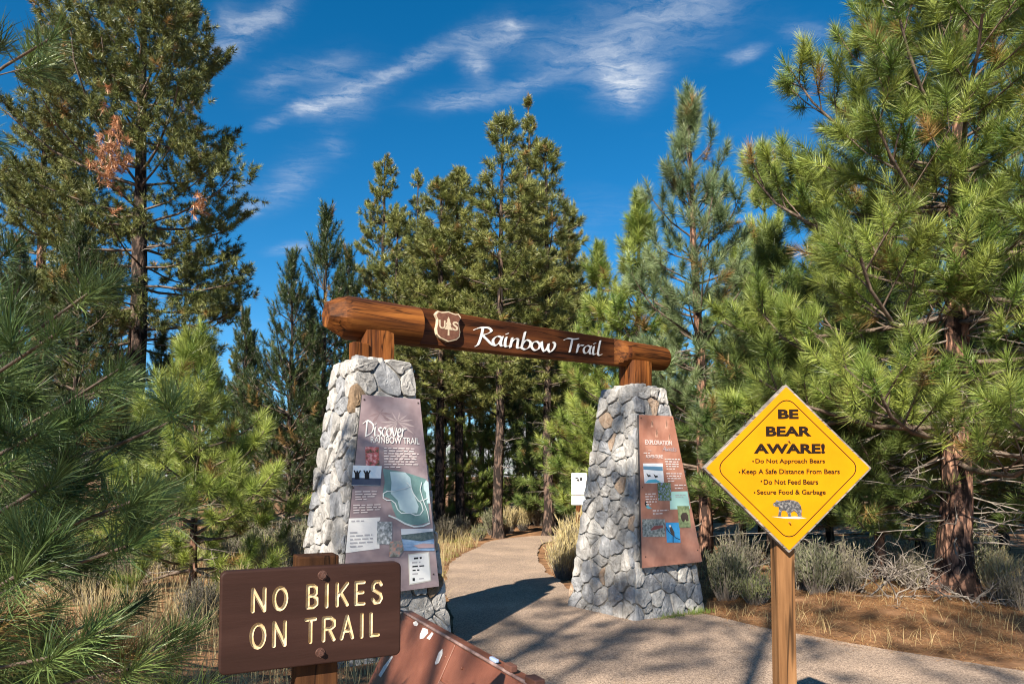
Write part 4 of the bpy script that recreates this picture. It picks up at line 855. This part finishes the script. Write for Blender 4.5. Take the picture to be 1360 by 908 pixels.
# left tall pine, with a rust-coloured dead bough
LM = {}
def bushy(t): return (.62+.9*t if t < .42 else 1.0)*(1-max(0, t-.42)/.58)**.7*(.86+.14*math.sin(t*23))+.05
dA = 17; HA = topz(-95, dA)
LM['A'] = pine_meshes('tall_pine', 31, HA, .27, 4.6, 3.6, 21, 5, nl=.155, sh=.17, nn=48, width=.016, tints='olive', dens=9.0, twl=1.0, shape=bushy, el=(-6, 45), curl=.9, dead=10, gap=.1, tubes=False)
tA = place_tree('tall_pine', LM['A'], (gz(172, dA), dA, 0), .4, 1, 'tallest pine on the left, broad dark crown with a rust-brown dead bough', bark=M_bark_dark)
def dead_bough(par, loc, seed, n=70, size=.75):
    rg = np.random.default_rng(seed); fo = Foliage(); wd = Acc()
    for i in range(n):
        p = rg.normal(0, 1, 3)*np.array([.30, .30, .62])*size; d_ = nrm(np.array([p[0], p[1], -.3])+rg.normal(0, .5, 3)); fo.tuft(p, d_, .2, .15, np.array([.46, .235, .125])*rg.uniform(.7, 1.25))
    wd.tube([(0, .4, .2), (0, 0, 0), (.1*size, 0, -.5*size)], [.03, .02, .01], 5)
    o = link('dead_needles', fo.mesh('dead_needles', 44, .016, rg), M_needle, par); tag(o, 'rust-brown dead needles', kind='stuff'); o2 = link('dead_bough', wd.mesh('dead_bough'), M_dead, par)
    for q in (o, o2): q.location = par.matrix_world.inverted() @ Vector(loc)
bpy.context.view_layer.update()
dead_bough(tA, at(146, 205, dA-3.0), 3, 60, .62); dead_bough(tA, at(266, 272, dA-1.5), 4, 8, .22)
LM['A2'] = pine_meshes('left_pine', 32, 13.6, .2, 3.4, 2.3, 17, 5, nl=.155, sh=.17, nn=44, width=.016, tints='olive', dens=8, twl=.9, shape=bushy, el=(-5, 45), curl=.85, dead=8, gap=.1, tubes=False)
place_tree('tall_pine', LM['A2'], (gz(44, 19), 19, 0), 1.2, topz(62, 19)/13.6, 'pine at the left edge standing behind the tallest left pine')
# fir
LM['B'] = pine_meshes('fir', 33, 9.6, .13, 1.0, 1.85, 28, 7, nl=.06, sh=.30, nn=40, width=.013, tints='fir', dens=6, twl=.6, shape=cone, el=(-14, 35), curl=.25, dead=0, spread=(40, 85), upb=.02)
place_tree('fir_tree', LM['B'], (gz(243, 22), 22, 0), 0, topz(338, 22)/9.6, 'dense narrow fir under the right boughs of the tallest left pine', 'fir tree')
# middle distance: three kinds of older pine
LM['D'] = pine_meshes('mid_pine', 41, 16, .18, 5.2, 2.15, 17, 5, nl=.185, sh=.18, nn=44, width=.021, tints='sunlit_olive', dens=5.8, twl=.85, shape=bushy, el=(0, 50), curl=.9, dead=14, gap=.12, tubes=False)
LM['E'] = pine_meshes('mid_pine', 42, 15, .17, 4.8, 1.7, 17, 5, nl=.185, sh=.18, nn=44, width=.021, tints='sunlit_olive', dens=5.8, twl=.8, shape=bushy, el=(0, 50), curl=.85, dead=14, gap=.12, tubes=False)
LM['F'] = pine_meshes('spire_pine', 43, 18, .21, 4.0, 2.75, 24, 6, nl=.185, sh=.18, nn=44, width=.021, tints='sunlit_olive', dens=6.2, twl=.75, shape=lambda t: min(1, .75+1.2*t)*(1-t)**.95+.02, el=(-12, 40), curl=.8, dead=10, gap=.1, tubes=False)
LM['Y'] = pine_meshes('young_pine', 44, 7, .07, .5, 1.5, 19, 5, nl=.19, sh=.19, nn=56, width=.012, tints='mid', dens=5.6, twl=.6, shape=cone, el=(0, 60), curl=.85, dead=10, tubes=False)
LM['T'] = pine_meshes('thin_pine', 45, 12, .12, 3.8, 1.45, 19, 5, nl=.17, sh=.18, nn=44, width=.017, tints='sunlit_olive', dens=6, twl=.65, shape=bushy, el=(-5, 45), curl=.85, dead=22, gap=.15, tubes=False)
LM['C'] = pine_meshes('shade_tinted_pine', 46, 7.4, .07, .9, 1.9, 16, 5, nl=.12, sh=.42, nn=120, width=.0105, tints='dark', dens=5.0, twl=.7, shape=cone, el=(12, 62), curl=.7, dead=12, spread=(22, 75))  # dark needle tint stands in for shade falling on these pines
def far(name, key, px, d, top, H, rz, label, group=None, bark=M_bark_dark, wide=1.0):
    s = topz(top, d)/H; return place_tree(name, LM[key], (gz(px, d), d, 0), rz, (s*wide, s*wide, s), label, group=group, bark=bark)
far('mid_pine', 'D', 508, 30, 203, 16, .3, 'rounded pine left of centre, its crown above the thick end of the log')
far('mid_pine', 'E', 552, 31.5, 224, 15, 2.2, 'pine joined to the right side of the rounded left-of-centre pine', wide=.8)
far('mid_pine', 'E', 614, 30, 222, 15, 4.0, 'slim pine between the rounded left-of-centre pine and the tallest centre spire')
far('thin_pine', 'T', 580, 33, 300, 12, 4.9, 'dark low pine in the gap left of the slim centre pine', wide=.9)
far('spire_pine', 'F', 706, 29, 124, 18, .9, 'tall pointed pine, highest of the centre trees above the carved log')
far('young_pine', 'Y', 664, 22, 338, 7, .5, 'dark young pine just above the words on the log', bark=M_bark_dark)
far('thin_pine', 'T', 757, 25, 268, 12, 1.4, 'slender pale-stemmed pine on the right flank of the centre spire', wide=.8)
far('young_pine', 'Y', 735, 20, 400, 7, 2.5, 'short light green pine right of the words on the log')
far('young_pine', 'Y', 786, 18, 420, 7, 3.8, 'light green young pine behind the right end of the log')
# pines behind the left pillar, their shade put into the dark needle colour
far('shade_tinted_pine', 'C', 430, 14.5, 278, 7.4, .2, 'dark upright pine rising just left of the thick log end', bark=M_bark_dark)
far('shade_tinted_pine', 'C', 382, 13.5, 335, 7.4, 1.9, 'dark open pine with steep boughs left of the left pillar', bark=M_bark_dark)
far('shade_tinted_pine', 'C', 322, 15, 412, 7.4, 3.3, 'short dark pine behind the bright young pine', bark=M_bark_dark, wide=.9)
far('shade_tinted_pine', 'C', 462, 16.5, 330, 7.4, 4.4, 'dark pine hidden behind the top of the left pillar', bark=M_bark_dark)
# right of centre
dH = 12.6
LM['H'] = pine_meshes('blue_pine', 51, 9.1, .13, 1.6, 2.25, 17, 5, nl=.20, sh=.32, nn=170, width=.008, tints='blue', dens=3.8, twl=.6, shape=lambda t: min(1, .7+t)*(1-t)**.72+.05, el=(5, 66), curl=.95, dead=26, lean=(-.25, 0), gap=.12, limbs=True, spread=(16, 84))
tH = place_tree('blue_green_pine', LM['H'], (gz(938, dH), dH, 0), .5, topz(108, dH)/9.35, 'tall blue-green pine directly behind the right pillar and log end')
LM['H2'] = pine_meshes('light_pine', 52, 7, .075, .8, 1.55, 19, 5, nl=.185, sh=.28, nn=120, width=.0085, tints='bright', dens=4.4, twl=.6, shape=cone, el=(5, 60), curl=.9, dead=14, spread=(16, 84))
far('light_pine', 'H2', 846, 15, 262, 7, .8, 'light green pine leaning out left of the blue-green pine', wide=1.25)
far('light_pine', 'H2', 1022, 13.5, 196, 7, 2.1, 'thin pale-topped pine between the blue-green pine and big right pine', wide=.75)
far('light_pine', 'H2', 800, 17, 330, 7, 4.4, 'yellowish pine above the right end of the log', wide=1.2)
far('light_pine', 'H2', 985, 15.5, 330, 7, 3.0, 'pale pine low behind the gap right of the blue-green pine')
# big right pine
dJ = 9.3
def jshape(t): return (.9+.35*t if t < .3 else 1.0-(t-.3)*.78)*(1 if t < .93 else .6)
LM['J'] = pine_meshes('big_right_pine', 61, 8.9, .21, 1.65, 3.15, 20, 5, nl=.215, sh=.30, nn=170, width=.007, tints='bright', dens=4.3, twl=.9, shape=jshape, el=(-10, 50), curl=1.0, dead=80, flare=1.8, lean=(-.35, -.1), gap=.1, tside=14, limbs=True, spread=(16, 84), upb=.5)
tJ = place_tree('big_right_pine', LM['J'], (gz(1262, dJ), dJ, 0), 2.0, 1, 'big bright pine filling the right side behind the bear sign')
LM['J2'] = pine_meshes('right_young_pine', 62, 5.6, .07, .6, 1.7, 17, 5, nl=.2, sh=.28, nn=125, width=.0072, tints='mid', dens=4.6, twl=.65, shape=cone, el=(0, 55), curl=.9, dead=30, spread=(16, 84))
place_tree('young_pine', LM['J2'], (gz(1165, 10.6), 10.6, 0), .3, 1.02, 'younger dark stemmed pine just behind the bear sign')
place_tree('young_pine', LM['J2'], (gz(1030, 11.2), 11.2, 0), 2.6, (1.15, 1.15, .98), 'young pine left of the bear sign among dead twigs')
place_tree('young_pine', LM['J2'], (gz(1395, 10.5), 10.5, 0), 4.1, 1.1, 'young pine at the right edge behind the big bright pine')
# left bright small pine
dL = 8.8
LM['L'] = pine_meshes('small_bright_pine', 71, 3.5, .05, .45, 1.65, 12, 5, nl=.19, sh=.22, nn=150, width=.0062, tints='lime', dens=4.8, twl=.5, shape=lambda t: min(1, .8+t)*(1-t)**.8+.06, el=(-2, 65), curl=.85, dead=22, limbs=True, spread=(14, 84))
place_tree('small_bright_pine', LM['L'], (gz(258, dL), dL, 0), .9, topz(452, dL)/3.6, 'small bright green pine in the dry grass left of the left pillar')
# background wood seen through and beside the arch
rb = random.Random(12)
ORD = 'first second third fourth fifth sixth seventh eighth ninth tenth eleventh twelfth thirteenth fourteenth fifteenth sixteenth seventeenth eighteenth nineteenth twentieth'.split()
def rank(v, vs_): return ORD[sorted(vs_).index(v)]
spec = [(520, 24), (583, 18.8), (612, 19.6), (663, 18.2), (727, 18.6), (745, 26), (690, 27), (640, 30), (565, 27), (705, 23.5), (600, 34), (770, 30)]
for i, (px, d_) in enumerate(spec):
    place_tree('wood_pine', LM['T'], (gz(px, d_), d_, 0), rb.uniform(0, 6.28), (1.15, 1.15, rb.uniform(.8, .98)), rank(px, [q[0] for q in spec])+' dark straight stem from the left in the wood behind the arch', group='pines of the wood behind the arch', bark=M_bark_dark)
sap = (560, 590, 625, 650, 690, 715, 750, 775, 800)
for i, px in enumerate(sap):
    d_ = rb.uniform(19.5, 25); place_tree('sapling_pine', LM['H2'], (gz(px, d_), d_, 0), rb.uniform(0, 6.28), rb.uniform(.4, .72), rank(px, sap)+' young green pine from the left among the stems behind the arch', group='saplings in the wood behind the arch')
for i in range(20):
    px = -60+i*76+rb.uniform(-15, 15); d_ = rb.uniform(34, 46); k = rb.choice('DETF'); s = {'D': 16, 'E': 15, 'T': 12, 'F': 18}[k]
    top = rb.uniform(400, 480) if px < 470 or 780 < px < 1000 else rb.uniform(350, 450)
    z = topz(top, d_)/s; place_tree('far_pine', LM[k], (gz(px, d_), d_, 0), rb.uniform(0, 6.28), (max(z, .6), max(z, .6), z), ORD[i]+' distant pine from the left in the far row of the wood', group='far row of pines', bark=M_bark_dark)
side = ((20, 12.5, .8), (95, 15, 1.0), (-40, 10, .7), (330, 19, .75), (410, 21, .9), (140, 21, 1.1), (1100, 15, 1.1), (1220, 14, 1.2), (1330, 15, 1.2), (890, 20, 1.0), (1010, 19, 1.05), (1150, 20, 1.3), (1290, 21, 1.3), (455, 24, .8), (210, 17, .7), (280, 24, .8), (60, 23, 1.0), (940, 17, .8), (1060, 22, 1.2), (1420, 18, 1.3))
for px, d_, s in side:
    place_tree('sapling_pine', LM['C' if px < 470 else 'Y'], (gz(px, d_), d_, 0), rb.uniform(0, 6.28), s, rank(px, [q[0] for q in side])+' middle-distance young pine counted from the left edge of the wood', group='young pines beside the arch')  # those on the left share the mesh with shade in its needle colour
# trees behind the photographer that shade the foreground
LM['P'] = pine_meshes('viewer_pine', 91, 13.5, .12, 8.6, 1.8, 9, 5, nl=.18, sh=.3, nn=30, width=.014, tints='olive', dens=3.6, twl=.7, shape=old, el=(-5, 45), curl=.8, dead=6, gap=.2, tubes=False)
for k, (x, y, s, rz) in enumerate(((-3.2, -5.6, 1, .4), (-5.1, -5.2, .98, 2.0), (-.9, -6.6, .92, 3.1), (-1.5, -7.3, .95, 5.0), (-5.3, -7.0, .95, 1.1), (-8.4, -9.6, 1.0, .9), (-10.0, -8.6, 1.05, 4.2))):
    place_tree('shading_pine', LM['P'], (x, y, 0), rz, s, ORD[k]+' of the high-crowned pines standing behind the viewer', group='pines behind the viewer')

# near left pine: boughs reach into the picture from a trunk just outside it
def near_pine():
    rg = np.random.default_rng(81); e = empty('near_left_pine', (-4.5, 4.1, 0)); tag(e, 'nearest pine whose long-needled boughs fill the lower left corner', 'pine tree')
    tr = Acc(); zs = np.array([-.2, 0, .3, 1, 2, 3, 4, 4.8]); P = np.stack([.04*np.sin(zs*2), .04*np.cos(zs*3), zs], 1); tr.tube(P, [.16, .13, .10, .09, .075, .055, .035, .012], 10); link('trunk', tr.mesh('trunk', True), M_bark, e)
    tips = [(228, 560, 3.0), (150, 640, 2.55), (150, 735, 2.45), (45, 770, 2.2), (130, 415, 3.2), (40, 440, 2.6), (5, 330, 3.2), (195, 610, 3.6), (60, 560, 2.5), (215, 680, 3.3), (210, 870, 2.7), (130, 900, 2.4), (70, 690, 2.9), (60, 885, 2.1),
            (55, 30, 3.4), (20, 500, 3.6), (140, 820, 3.3), (20, 640, 2.3), (15, 720, 3.4), (250, 915, 3.2), (90, 730, 4.2), (175, 520, 3.3)]
    o = np.array([-4.5, 4.1, 0.0])
    for i, (px, py, d_) in enumerate(tips):
        t = np.array(at(px, py, d_)); z0 = max(.35, t[2]-rg.uniform(.15, .55)); a = np.array([-4.5, 4.1, z0]); s = np.linspace(0, 1, 8)[:, None]
        sag = np.array([0, 0, -1])*(.18*np.sin(s*np.pi)); br = a+(t-a)*s+sag+np.cumsum(rg.normal(0, .018, (8, 3)), 0)*(s > 0); br -= o
        w = Acc(); fo = Foliage(); r = .017; w.tube(br, np.linspace(r, .006, 8), 6)
        leafy(br, r*.75, fo, w, rg, .185, .13, GREEN['near'], 3.6, .36, 4, .22, True, start=.42)
        lb = link('limb', w.mesh('limb'), M_twig, e)
        V, F_, C = needle_tris(np.array(fo.p), nrm(np.array(fo.d)), np.array(fo.sh), np.array(fo.nl), 100, .0034, np.array(fo.t), rg, spread=(10, 66), segs=2, droop=.05)
        tag(link('needles', np_mesh('needles', V, F_, C), M_needle, lb), kind='stuff')
near_pine()

# ------------------------------------------------------------------ shrubs, grass, litter
def blades(pos, h, rng, width, tint, lean=.25, segs=1, n_leaf=0, var=.25):
    n = len(pos); a = rng.uniform(0, 6.28, n); ln = np.abs(rng.normal(0, lean, n)); d_ = nrm(np.stack([np.cos(a)*ln, np.sin(a)*ln, np.ones(n)], 1)); hh = h*rng.uniform(.55, 1.1, n)
    b = rng.uniform(0, 6.28, n); side = np.stack([np.cos(b), np.sin(b), np.zeros(n)], 1)*width*.5; C = np.asarray(tint)*rng.uniform(1-var, 1+var, (n, 1)); mid = pos+d_*(hh*.55)[:, None]; tip = pos+d_*hh[:, None]+np.stack([np.cos(a), np.sin(a), -.3*np.ones(n)], 1)*(hh*ln*.5)[:, None]
    V = np.stack([pos-side, pos+side, mid-side*.8, mid+side*.8, tip], 1).reshape(-1, 3); o = (np.arange(n)*5)[:, None, None]
    return V, (np.array([[0, 1, 3], [0, 3, 2], [2, 3, 4]])[None]+o).reshape(-1, 3), np.repeat(C, 5, 0)
def shrub_mesh(seed, h, w, stems, tints, leaf=8, lw=.014, plume=False):
    rg = np.random.default_rng(seed); ac = Acc(); wood = Acc(); t1, t2 = np.array(tints[0]), np.array(tints[1])
    for i in range(stems):
        a = rg.uniform(0, 6.28); r = rg.random()**.6; tilt = r*rg.uniform(.35, .95)*w/h; L = h*rg.uniform(.6, 1.08)*(1-.25*r); d_ = nrm(np.array([math.cos(a)*tilt, math.sin(a)*tilt, 1.0])); base = np.array([math.cos(a), math.sin(a), 0])*r*w*.16
        m = base+d_*L*.5; d2 = nrm(d_+np.array([0, 0, .45])+rg.normal(0, .1, 3)); e_ = m+d2*L*.5; wood.tube([base, m, e_], [.006, .0045, .002], 3)
        n = leaf; s = rg.uniform(.35, 1, n); pos = np.where(s[:, None] < .5, base+(m-base)*(s*2)[:, None], m+(e_-m)*((s-.5)*2)[:, None]); dd = nrm(d2+rg.normal(0, .45 if not plume else .22, (n, 3)))
        ll = rg.uniform(.05, .12, n)*(1.5 if plume else 1)*h; sd_ = nrm(np.cross(dd, rg.normal(size=(n, 3))))*lw*.5; c = (t1+(t2-t1)*rg.random())*rg.uniform(.75, 1.2, (n, 1))
        V = np.stack([pos-sd_*.6, pos+sd_*.6, pos+dd*(ll*.6)[:, None]+sd_, pos+dd*ll[:, None]], 1).reshape(-1, 3); o = (np.arange(n)*4)[:, None, None]; ac.add(V, (np.array([[0, 1, 2], [0, 2, 3]])[None]+o).reshape(-1, 3), np.repeat(c, 4, 0))
    return dict(stems=wood.mesh('stems'), leaves=ac.mesh('leaves'))
SAGE = ((.12, .135, .075), (.27, .27, .165)); STRAW = ((.42, .34, .15), (.72, .61, .34)); GREY = ((.14, .135, .09), (.30, .27, .18))
SH = [shrub_mesh(1, .75, .6, 190, SAGE, 22, .016), shrub_mesh(2, .7, .62, 190, GREY, 16, .012), shrub_mesh(3, .95, .65, 260, STRAW, 12, .012, True), shrub_mesh(4, .6, .6, 150, ((.16, .19, .075), (.30, .32, .14)), 12)]
def shrub(k, x, y, s, rz, label, name='sagebrush', group=None):
    e = empty(name, (x, y, ground_z(x, y)-.03), rz); e.scale = (s, s, s); tag(e, label, 'shrub', group); link('stems', SH[k]['stems'], M_dead, e); tag(link('leaves', SH[k]['leaves'], M_grass, e), kind='stuff')
shrub(2, 1.05, 11.1, 1.12, .3, 'tall straw-coloured rabbitbrush in front of the small white notice', 'rabbitbrush'); shrub(2, .80, 10.9, .8, 1.5, 'low straw-coloured rabbitbrush at the path edge left of the right pillar', 'rabbitbrush'); shrub(1, 1.15, 10.2, .6, 2, 'grey bush tucked against the back of the right pillar')
fb_ = ((612, 18.5, 1, .9), (636, 17.5, 3, .8), (655, 19, 0, 1.1), (676, 19.5, 2, .85), (695, 20.5, 2, .9), (716, 22.5, 1, 1.1), (590, 17, 1, 1.0), (570, 19, 0, 1.1), (740, 23, 2, 1.0), (600, 21, 0, 1.2), (760, 21.5, 1, 1.2), (625, 21.5, 1, 1.1), (665, 22.5, 0, 1.2))
for i, (px, d_, k, s) in enumerate(fb_):
    shrub(k, gz(px, d_), d_, s, i*1.3, rank(px, [q[0] for q in fb_])+' low bush from the left along the far path edge behind the arch', group='brush along the far path edge')
for (px, d_, k, s, lb) in ((962, 9.0, 0, 1.05, 'grey-green sagebrush touching the right side of the right pillar'), (1000, 8.6, 3, .85, 'pale green sagebrush between the right pillar and the bear sign post'), (980, 10.2, 1, 1.2, 'taller grey sagebrush behind the right panel edge'), (1082, 8.9, 0, 1.0, 'sagebrush just right of the bear sign post'),
                       (1118, 9.3, 1, 1.05, 'grey brush right of the bear sign beside dead twigs'), (1052, 9.6, 1, 1.1, 'grey brush hidden behind the bear sign post'), (1205, 9.9, 1, .9, 'twiggy grey brush left of the big pine trunk'), (1325, 8.9, 2, .75, 'straw tuft bush right of the big pine trunk'), (1352, 8.2, 1, .8, 'grey brush at the right edge in front of the big pine'), (1300, 10.2, 0, 1.1, 'sagebrush behind the big pine trunk')):
    shrub(k, gz(px, d_), d_, s, d_*3, lb)
db_ = ((300, 10.5, 1, 1.1), (350, 9.8, 2, .75), (395, 9.4, 1, 1.0), (330, 12, 0, 1.2), (230, 11, 1, 1.2), (180, 9.5, 1, 1.0), (375, 11.5, 1, 1.2), (270, 7.3, 1, .8), (120, 8.5, 0, 1.0), (320, 7.6, 2, .65), (410, 13, 0, 1.2), (60, 10.5, 1, 1.2))
for i, (px, d_, k, s) in enumerate(db_):
    shrub(k, gz(px, d_), d_, s, i*2.1, rank(px, [q[0] for q in db_])+' dry bush from the left in the grass left of the arch', group='dry brush left of the arch')
def scatter(n, x0, x1, y0, y1, seed, keep):
    rg = np.random.default_rng(seed); out = []
    while len(out) < n:
        x, y = rg.uniform(x0, x1), rg.uniform(y0, y1)
        if keep(x, y, rg): out.append((x, y, ground_z(x, y)-.01))
    return np.array(out), rg
def outside_pillars(x, y):
    for P in (PL, PR):
        q = Vector((x, y, 0))-P; 
        if abs(q.dot(dv)) < .62 and abs(q.dot(nv_)) < .62: return False
    return True
ga = Acc()
def clump(x, y, s=.6): return fbm(x, y, s)
pos, rg = scatter(9000, -7.5, -.75, 3.2, 14, 1, lambda x, y, r: not on_path(x, y) and outside_pillars(x, y) and clump(x, y, .8)+r.uniform(-.35, .45) > 0)
V_, F_, C_ = blades(pos, np.full(len(pos), .52), rg, .006, (.46, .38, .21), .28); ga.add(V_, F_, C_)
pos, rg = scatter(5000, -9, 0, 13, 22, 2, lambda x, y, r: not on_path(x, y)); V_, F_, C_ = blades(pos, np.full(len(pos), .42), rg, .009, (.40, .33, .17), .3); ga.add(V_, F_, C_)
tag(link('dry_grass', ga.mesh('dry_grass'), M_grass), 'tall dry straw grass left of the left pillar', 'grass', kind='stuff')
ga = Acc()
pos, rg = scatter(1300, 1.7, 8, 5.6, 11, 3, lambda x, y, r: not on_path(x, y) and outside_pillars(x, y) and clump(x, y, 1.1)+r.uniform(-.3, .3) > .12); V_, F_, C_ = blades(pos, np.full(len(pos), .22), rg, .005, (.50, .38, .19), .5); ga.add(V_, F_, C_)
pos, rg = scatter(1500, 1.5, 9, 9.5, 18, 4, lambda x, y, r: not on_path(x, y)); V_, F_, C_ = blades(pos, np.full(len(pos), .4), rg, .008, (.38, .33, .17), .35); ga.add(V_, F_, C_)
tag(link('roadside_grass', ga.mesh('roadside_grass'), M_grass), 'thin dry grass on the needle bed right of the path', 'grass', kind='stuff')
ga = Acc()
fl = PR+dv*.2+nv_*.66
for i in range(26):
    k = rb.uniform(-.5, .62); p = PR+nv_*(.66+rb.uniform(0, .06))+dv*k; rg = np.random.default_rng(i); pos = np.array([p.x, p.y, -.01])+rg.normal(0, .025, (14, 3))*np.array([1, 1, 0]); V_, F_, C_ = blades(pos, np.full(14, rb.uniform(.06, .13)), rg, .005, (.17, .24, .05), .5); ga.add(V_, F_, C_)
for i in range(40):
    x, y = rb.uniform(-1.5, -1.0), rb.uniform(11, 18); rg = np.random.default_rng(100+i); x = np.interp(y, ys, le)-rb.uniform(.05, .5) if y < 16 else x; pos = np.array([x, y, -.01])+rg.normal(0, .06, (12, 3))*np.array([1, 1, 0]); V_, F_, C_ = blades(pos, np.full(12, rb.uniform(.07, .16)), rg, .007, (.26, .28, .06), .5); ga.add(V_, F_, C_)
tag(link('green_grass', ga.mesh('green_grass'), M_grass), 'short green grass at the foot of the right pillar and path edge', 'grass', kind='stuff')
# fallen needles
def litter(n, reg, seed, keep, tints):
    pos, rg = scatter(n, *reg, seed, keep); pos[:, 2] += rg.uniform(.012, .045, n); a = rg.uniform(0, 6.28, n); l = rg.uniform(.07, .17, n); d_ = np.stack([np.cos(a), np.sin(a), rg.normal(0, .16, n)], 1); s = np.stack([-np.sin(a), np.cos(a), np.zeros(n)], 1)*.0022
    V = np.stack([pos-s, pos+s, pos+d_*l[:, None]], 1).reshape(-1, 3); C = np.array(tints)[rg.integers(0, len(tints), n)]*rg.uniform(.7, 1.25, (n, 1)); return V, np.arange(3*n).reshape(-1, 3), np.repeat(C, 3, 0)
la = Acc()
la.add(*litter(60000, (1.6, 8.5, 4.6, 10.5), 7, lambda x, y, r: (not on_path(x, y) or (x > np.interp(y, ys, re_)-.5*r.random()**2 and y < 9)) and outside_pillars(x, y) and clump(x, y, 1.6)+r.uniform(-.6, .5) > -.2, ((.42, .21, .09), (.50, .29, .13), (.32, .15, .065), (.56, .39, .20))))
la.add(*litter(7000, (-5, -.5, 2.5, 9), 8, lambda x, y, r: not on_path(x, y) and outside_pillars(x, y), ((.30, .17, .08), (.40, .28, .15), (.22, .13, .07))))
la.add(*litter(4000, (-2.2, 1.6, 9, 18), 9, lambda x, y, r: not on_path(x, y) and outside_pillars(x, y), ((.42, .24, .10), (.5, .34, .17))))
la.add(*litter(500, (-.6, 4.5, 3.5, 12), 10, lambda x, y, r: on_path(x, y), ((.36, .22, .10), (.2, .12, .07))))
tag(link('needle_litter', la.mesh('needle_litter'), M_grass), 'fallen orange-brown pine needles along the path edges', 'litter', kind='stuff')
# dead fallen branches under the big pine
def dead_branch(px, d_, L, seed, label):
    rg = np.random.default_rng(seed); x, y = gz(px, d_), d_; e = empty('dead_branch', (x, y, ground_z(x, y))); tag(e, label, 'branch', 'dead branches under the big right pine'); w = Acc()
    for k in range(7):
        az = rg.uniform(0, 6.28); bp = branch_path((rg.normal(0, .12), rg.normal(0, .12), .02), az, R(rg.uniform(5, 55)), L*rg.uniform(.6, 1.1), rg.uniform(-1.4, .1), rg, 7, .22); bp[:, 2] = np.maximum(bp[:, 2], .015); w.tube(bp, np.linspace(.012, .003, 7), 5)
        for q in range(7):
            a, dd = interp(bp, rg.uniform(.2, .95)); dd = nrm(dd+rg.normal(0, .7, 3)); l = rg.uniform(.15, .45)*L; b2 = np.array([a, a+dd*l*.5, a+nrm(dd+rg.normal(0, .3, 3))*l]); b2[:, 2] = np.maximum(b2[:, 2], .012); w.tube(b2, [.006, .004, .0015], 4)
    link('twigs', w.mesh('twigs'), M_dead, e)
for i, (px, d_, L, lb) in enumerate(((1195, 8.7, .75, 'bleached dead branch lying left of the big pine trunk'), (1145, 9.2, .9, 'grey dead branch heap between the bear sign and the big trunk'), (1225, 9.5, 1.0, 'dead branch tangle against the left of the big pine trunk'), (1305, 8.4, .6, 'dead branch lying right of the big pine trunk'), (1090, 9.9, .9, 'dead twig tangle behind the bear sign'), (1180, 10.2, 1.1, 'tall dead twig tangle beside the young dark stemmed pine'), (985, 9.8, .8, 'dead twigs behind the sage right of the right pillar'))):
    dead_branch(px, d_, L, 200+i, lb)
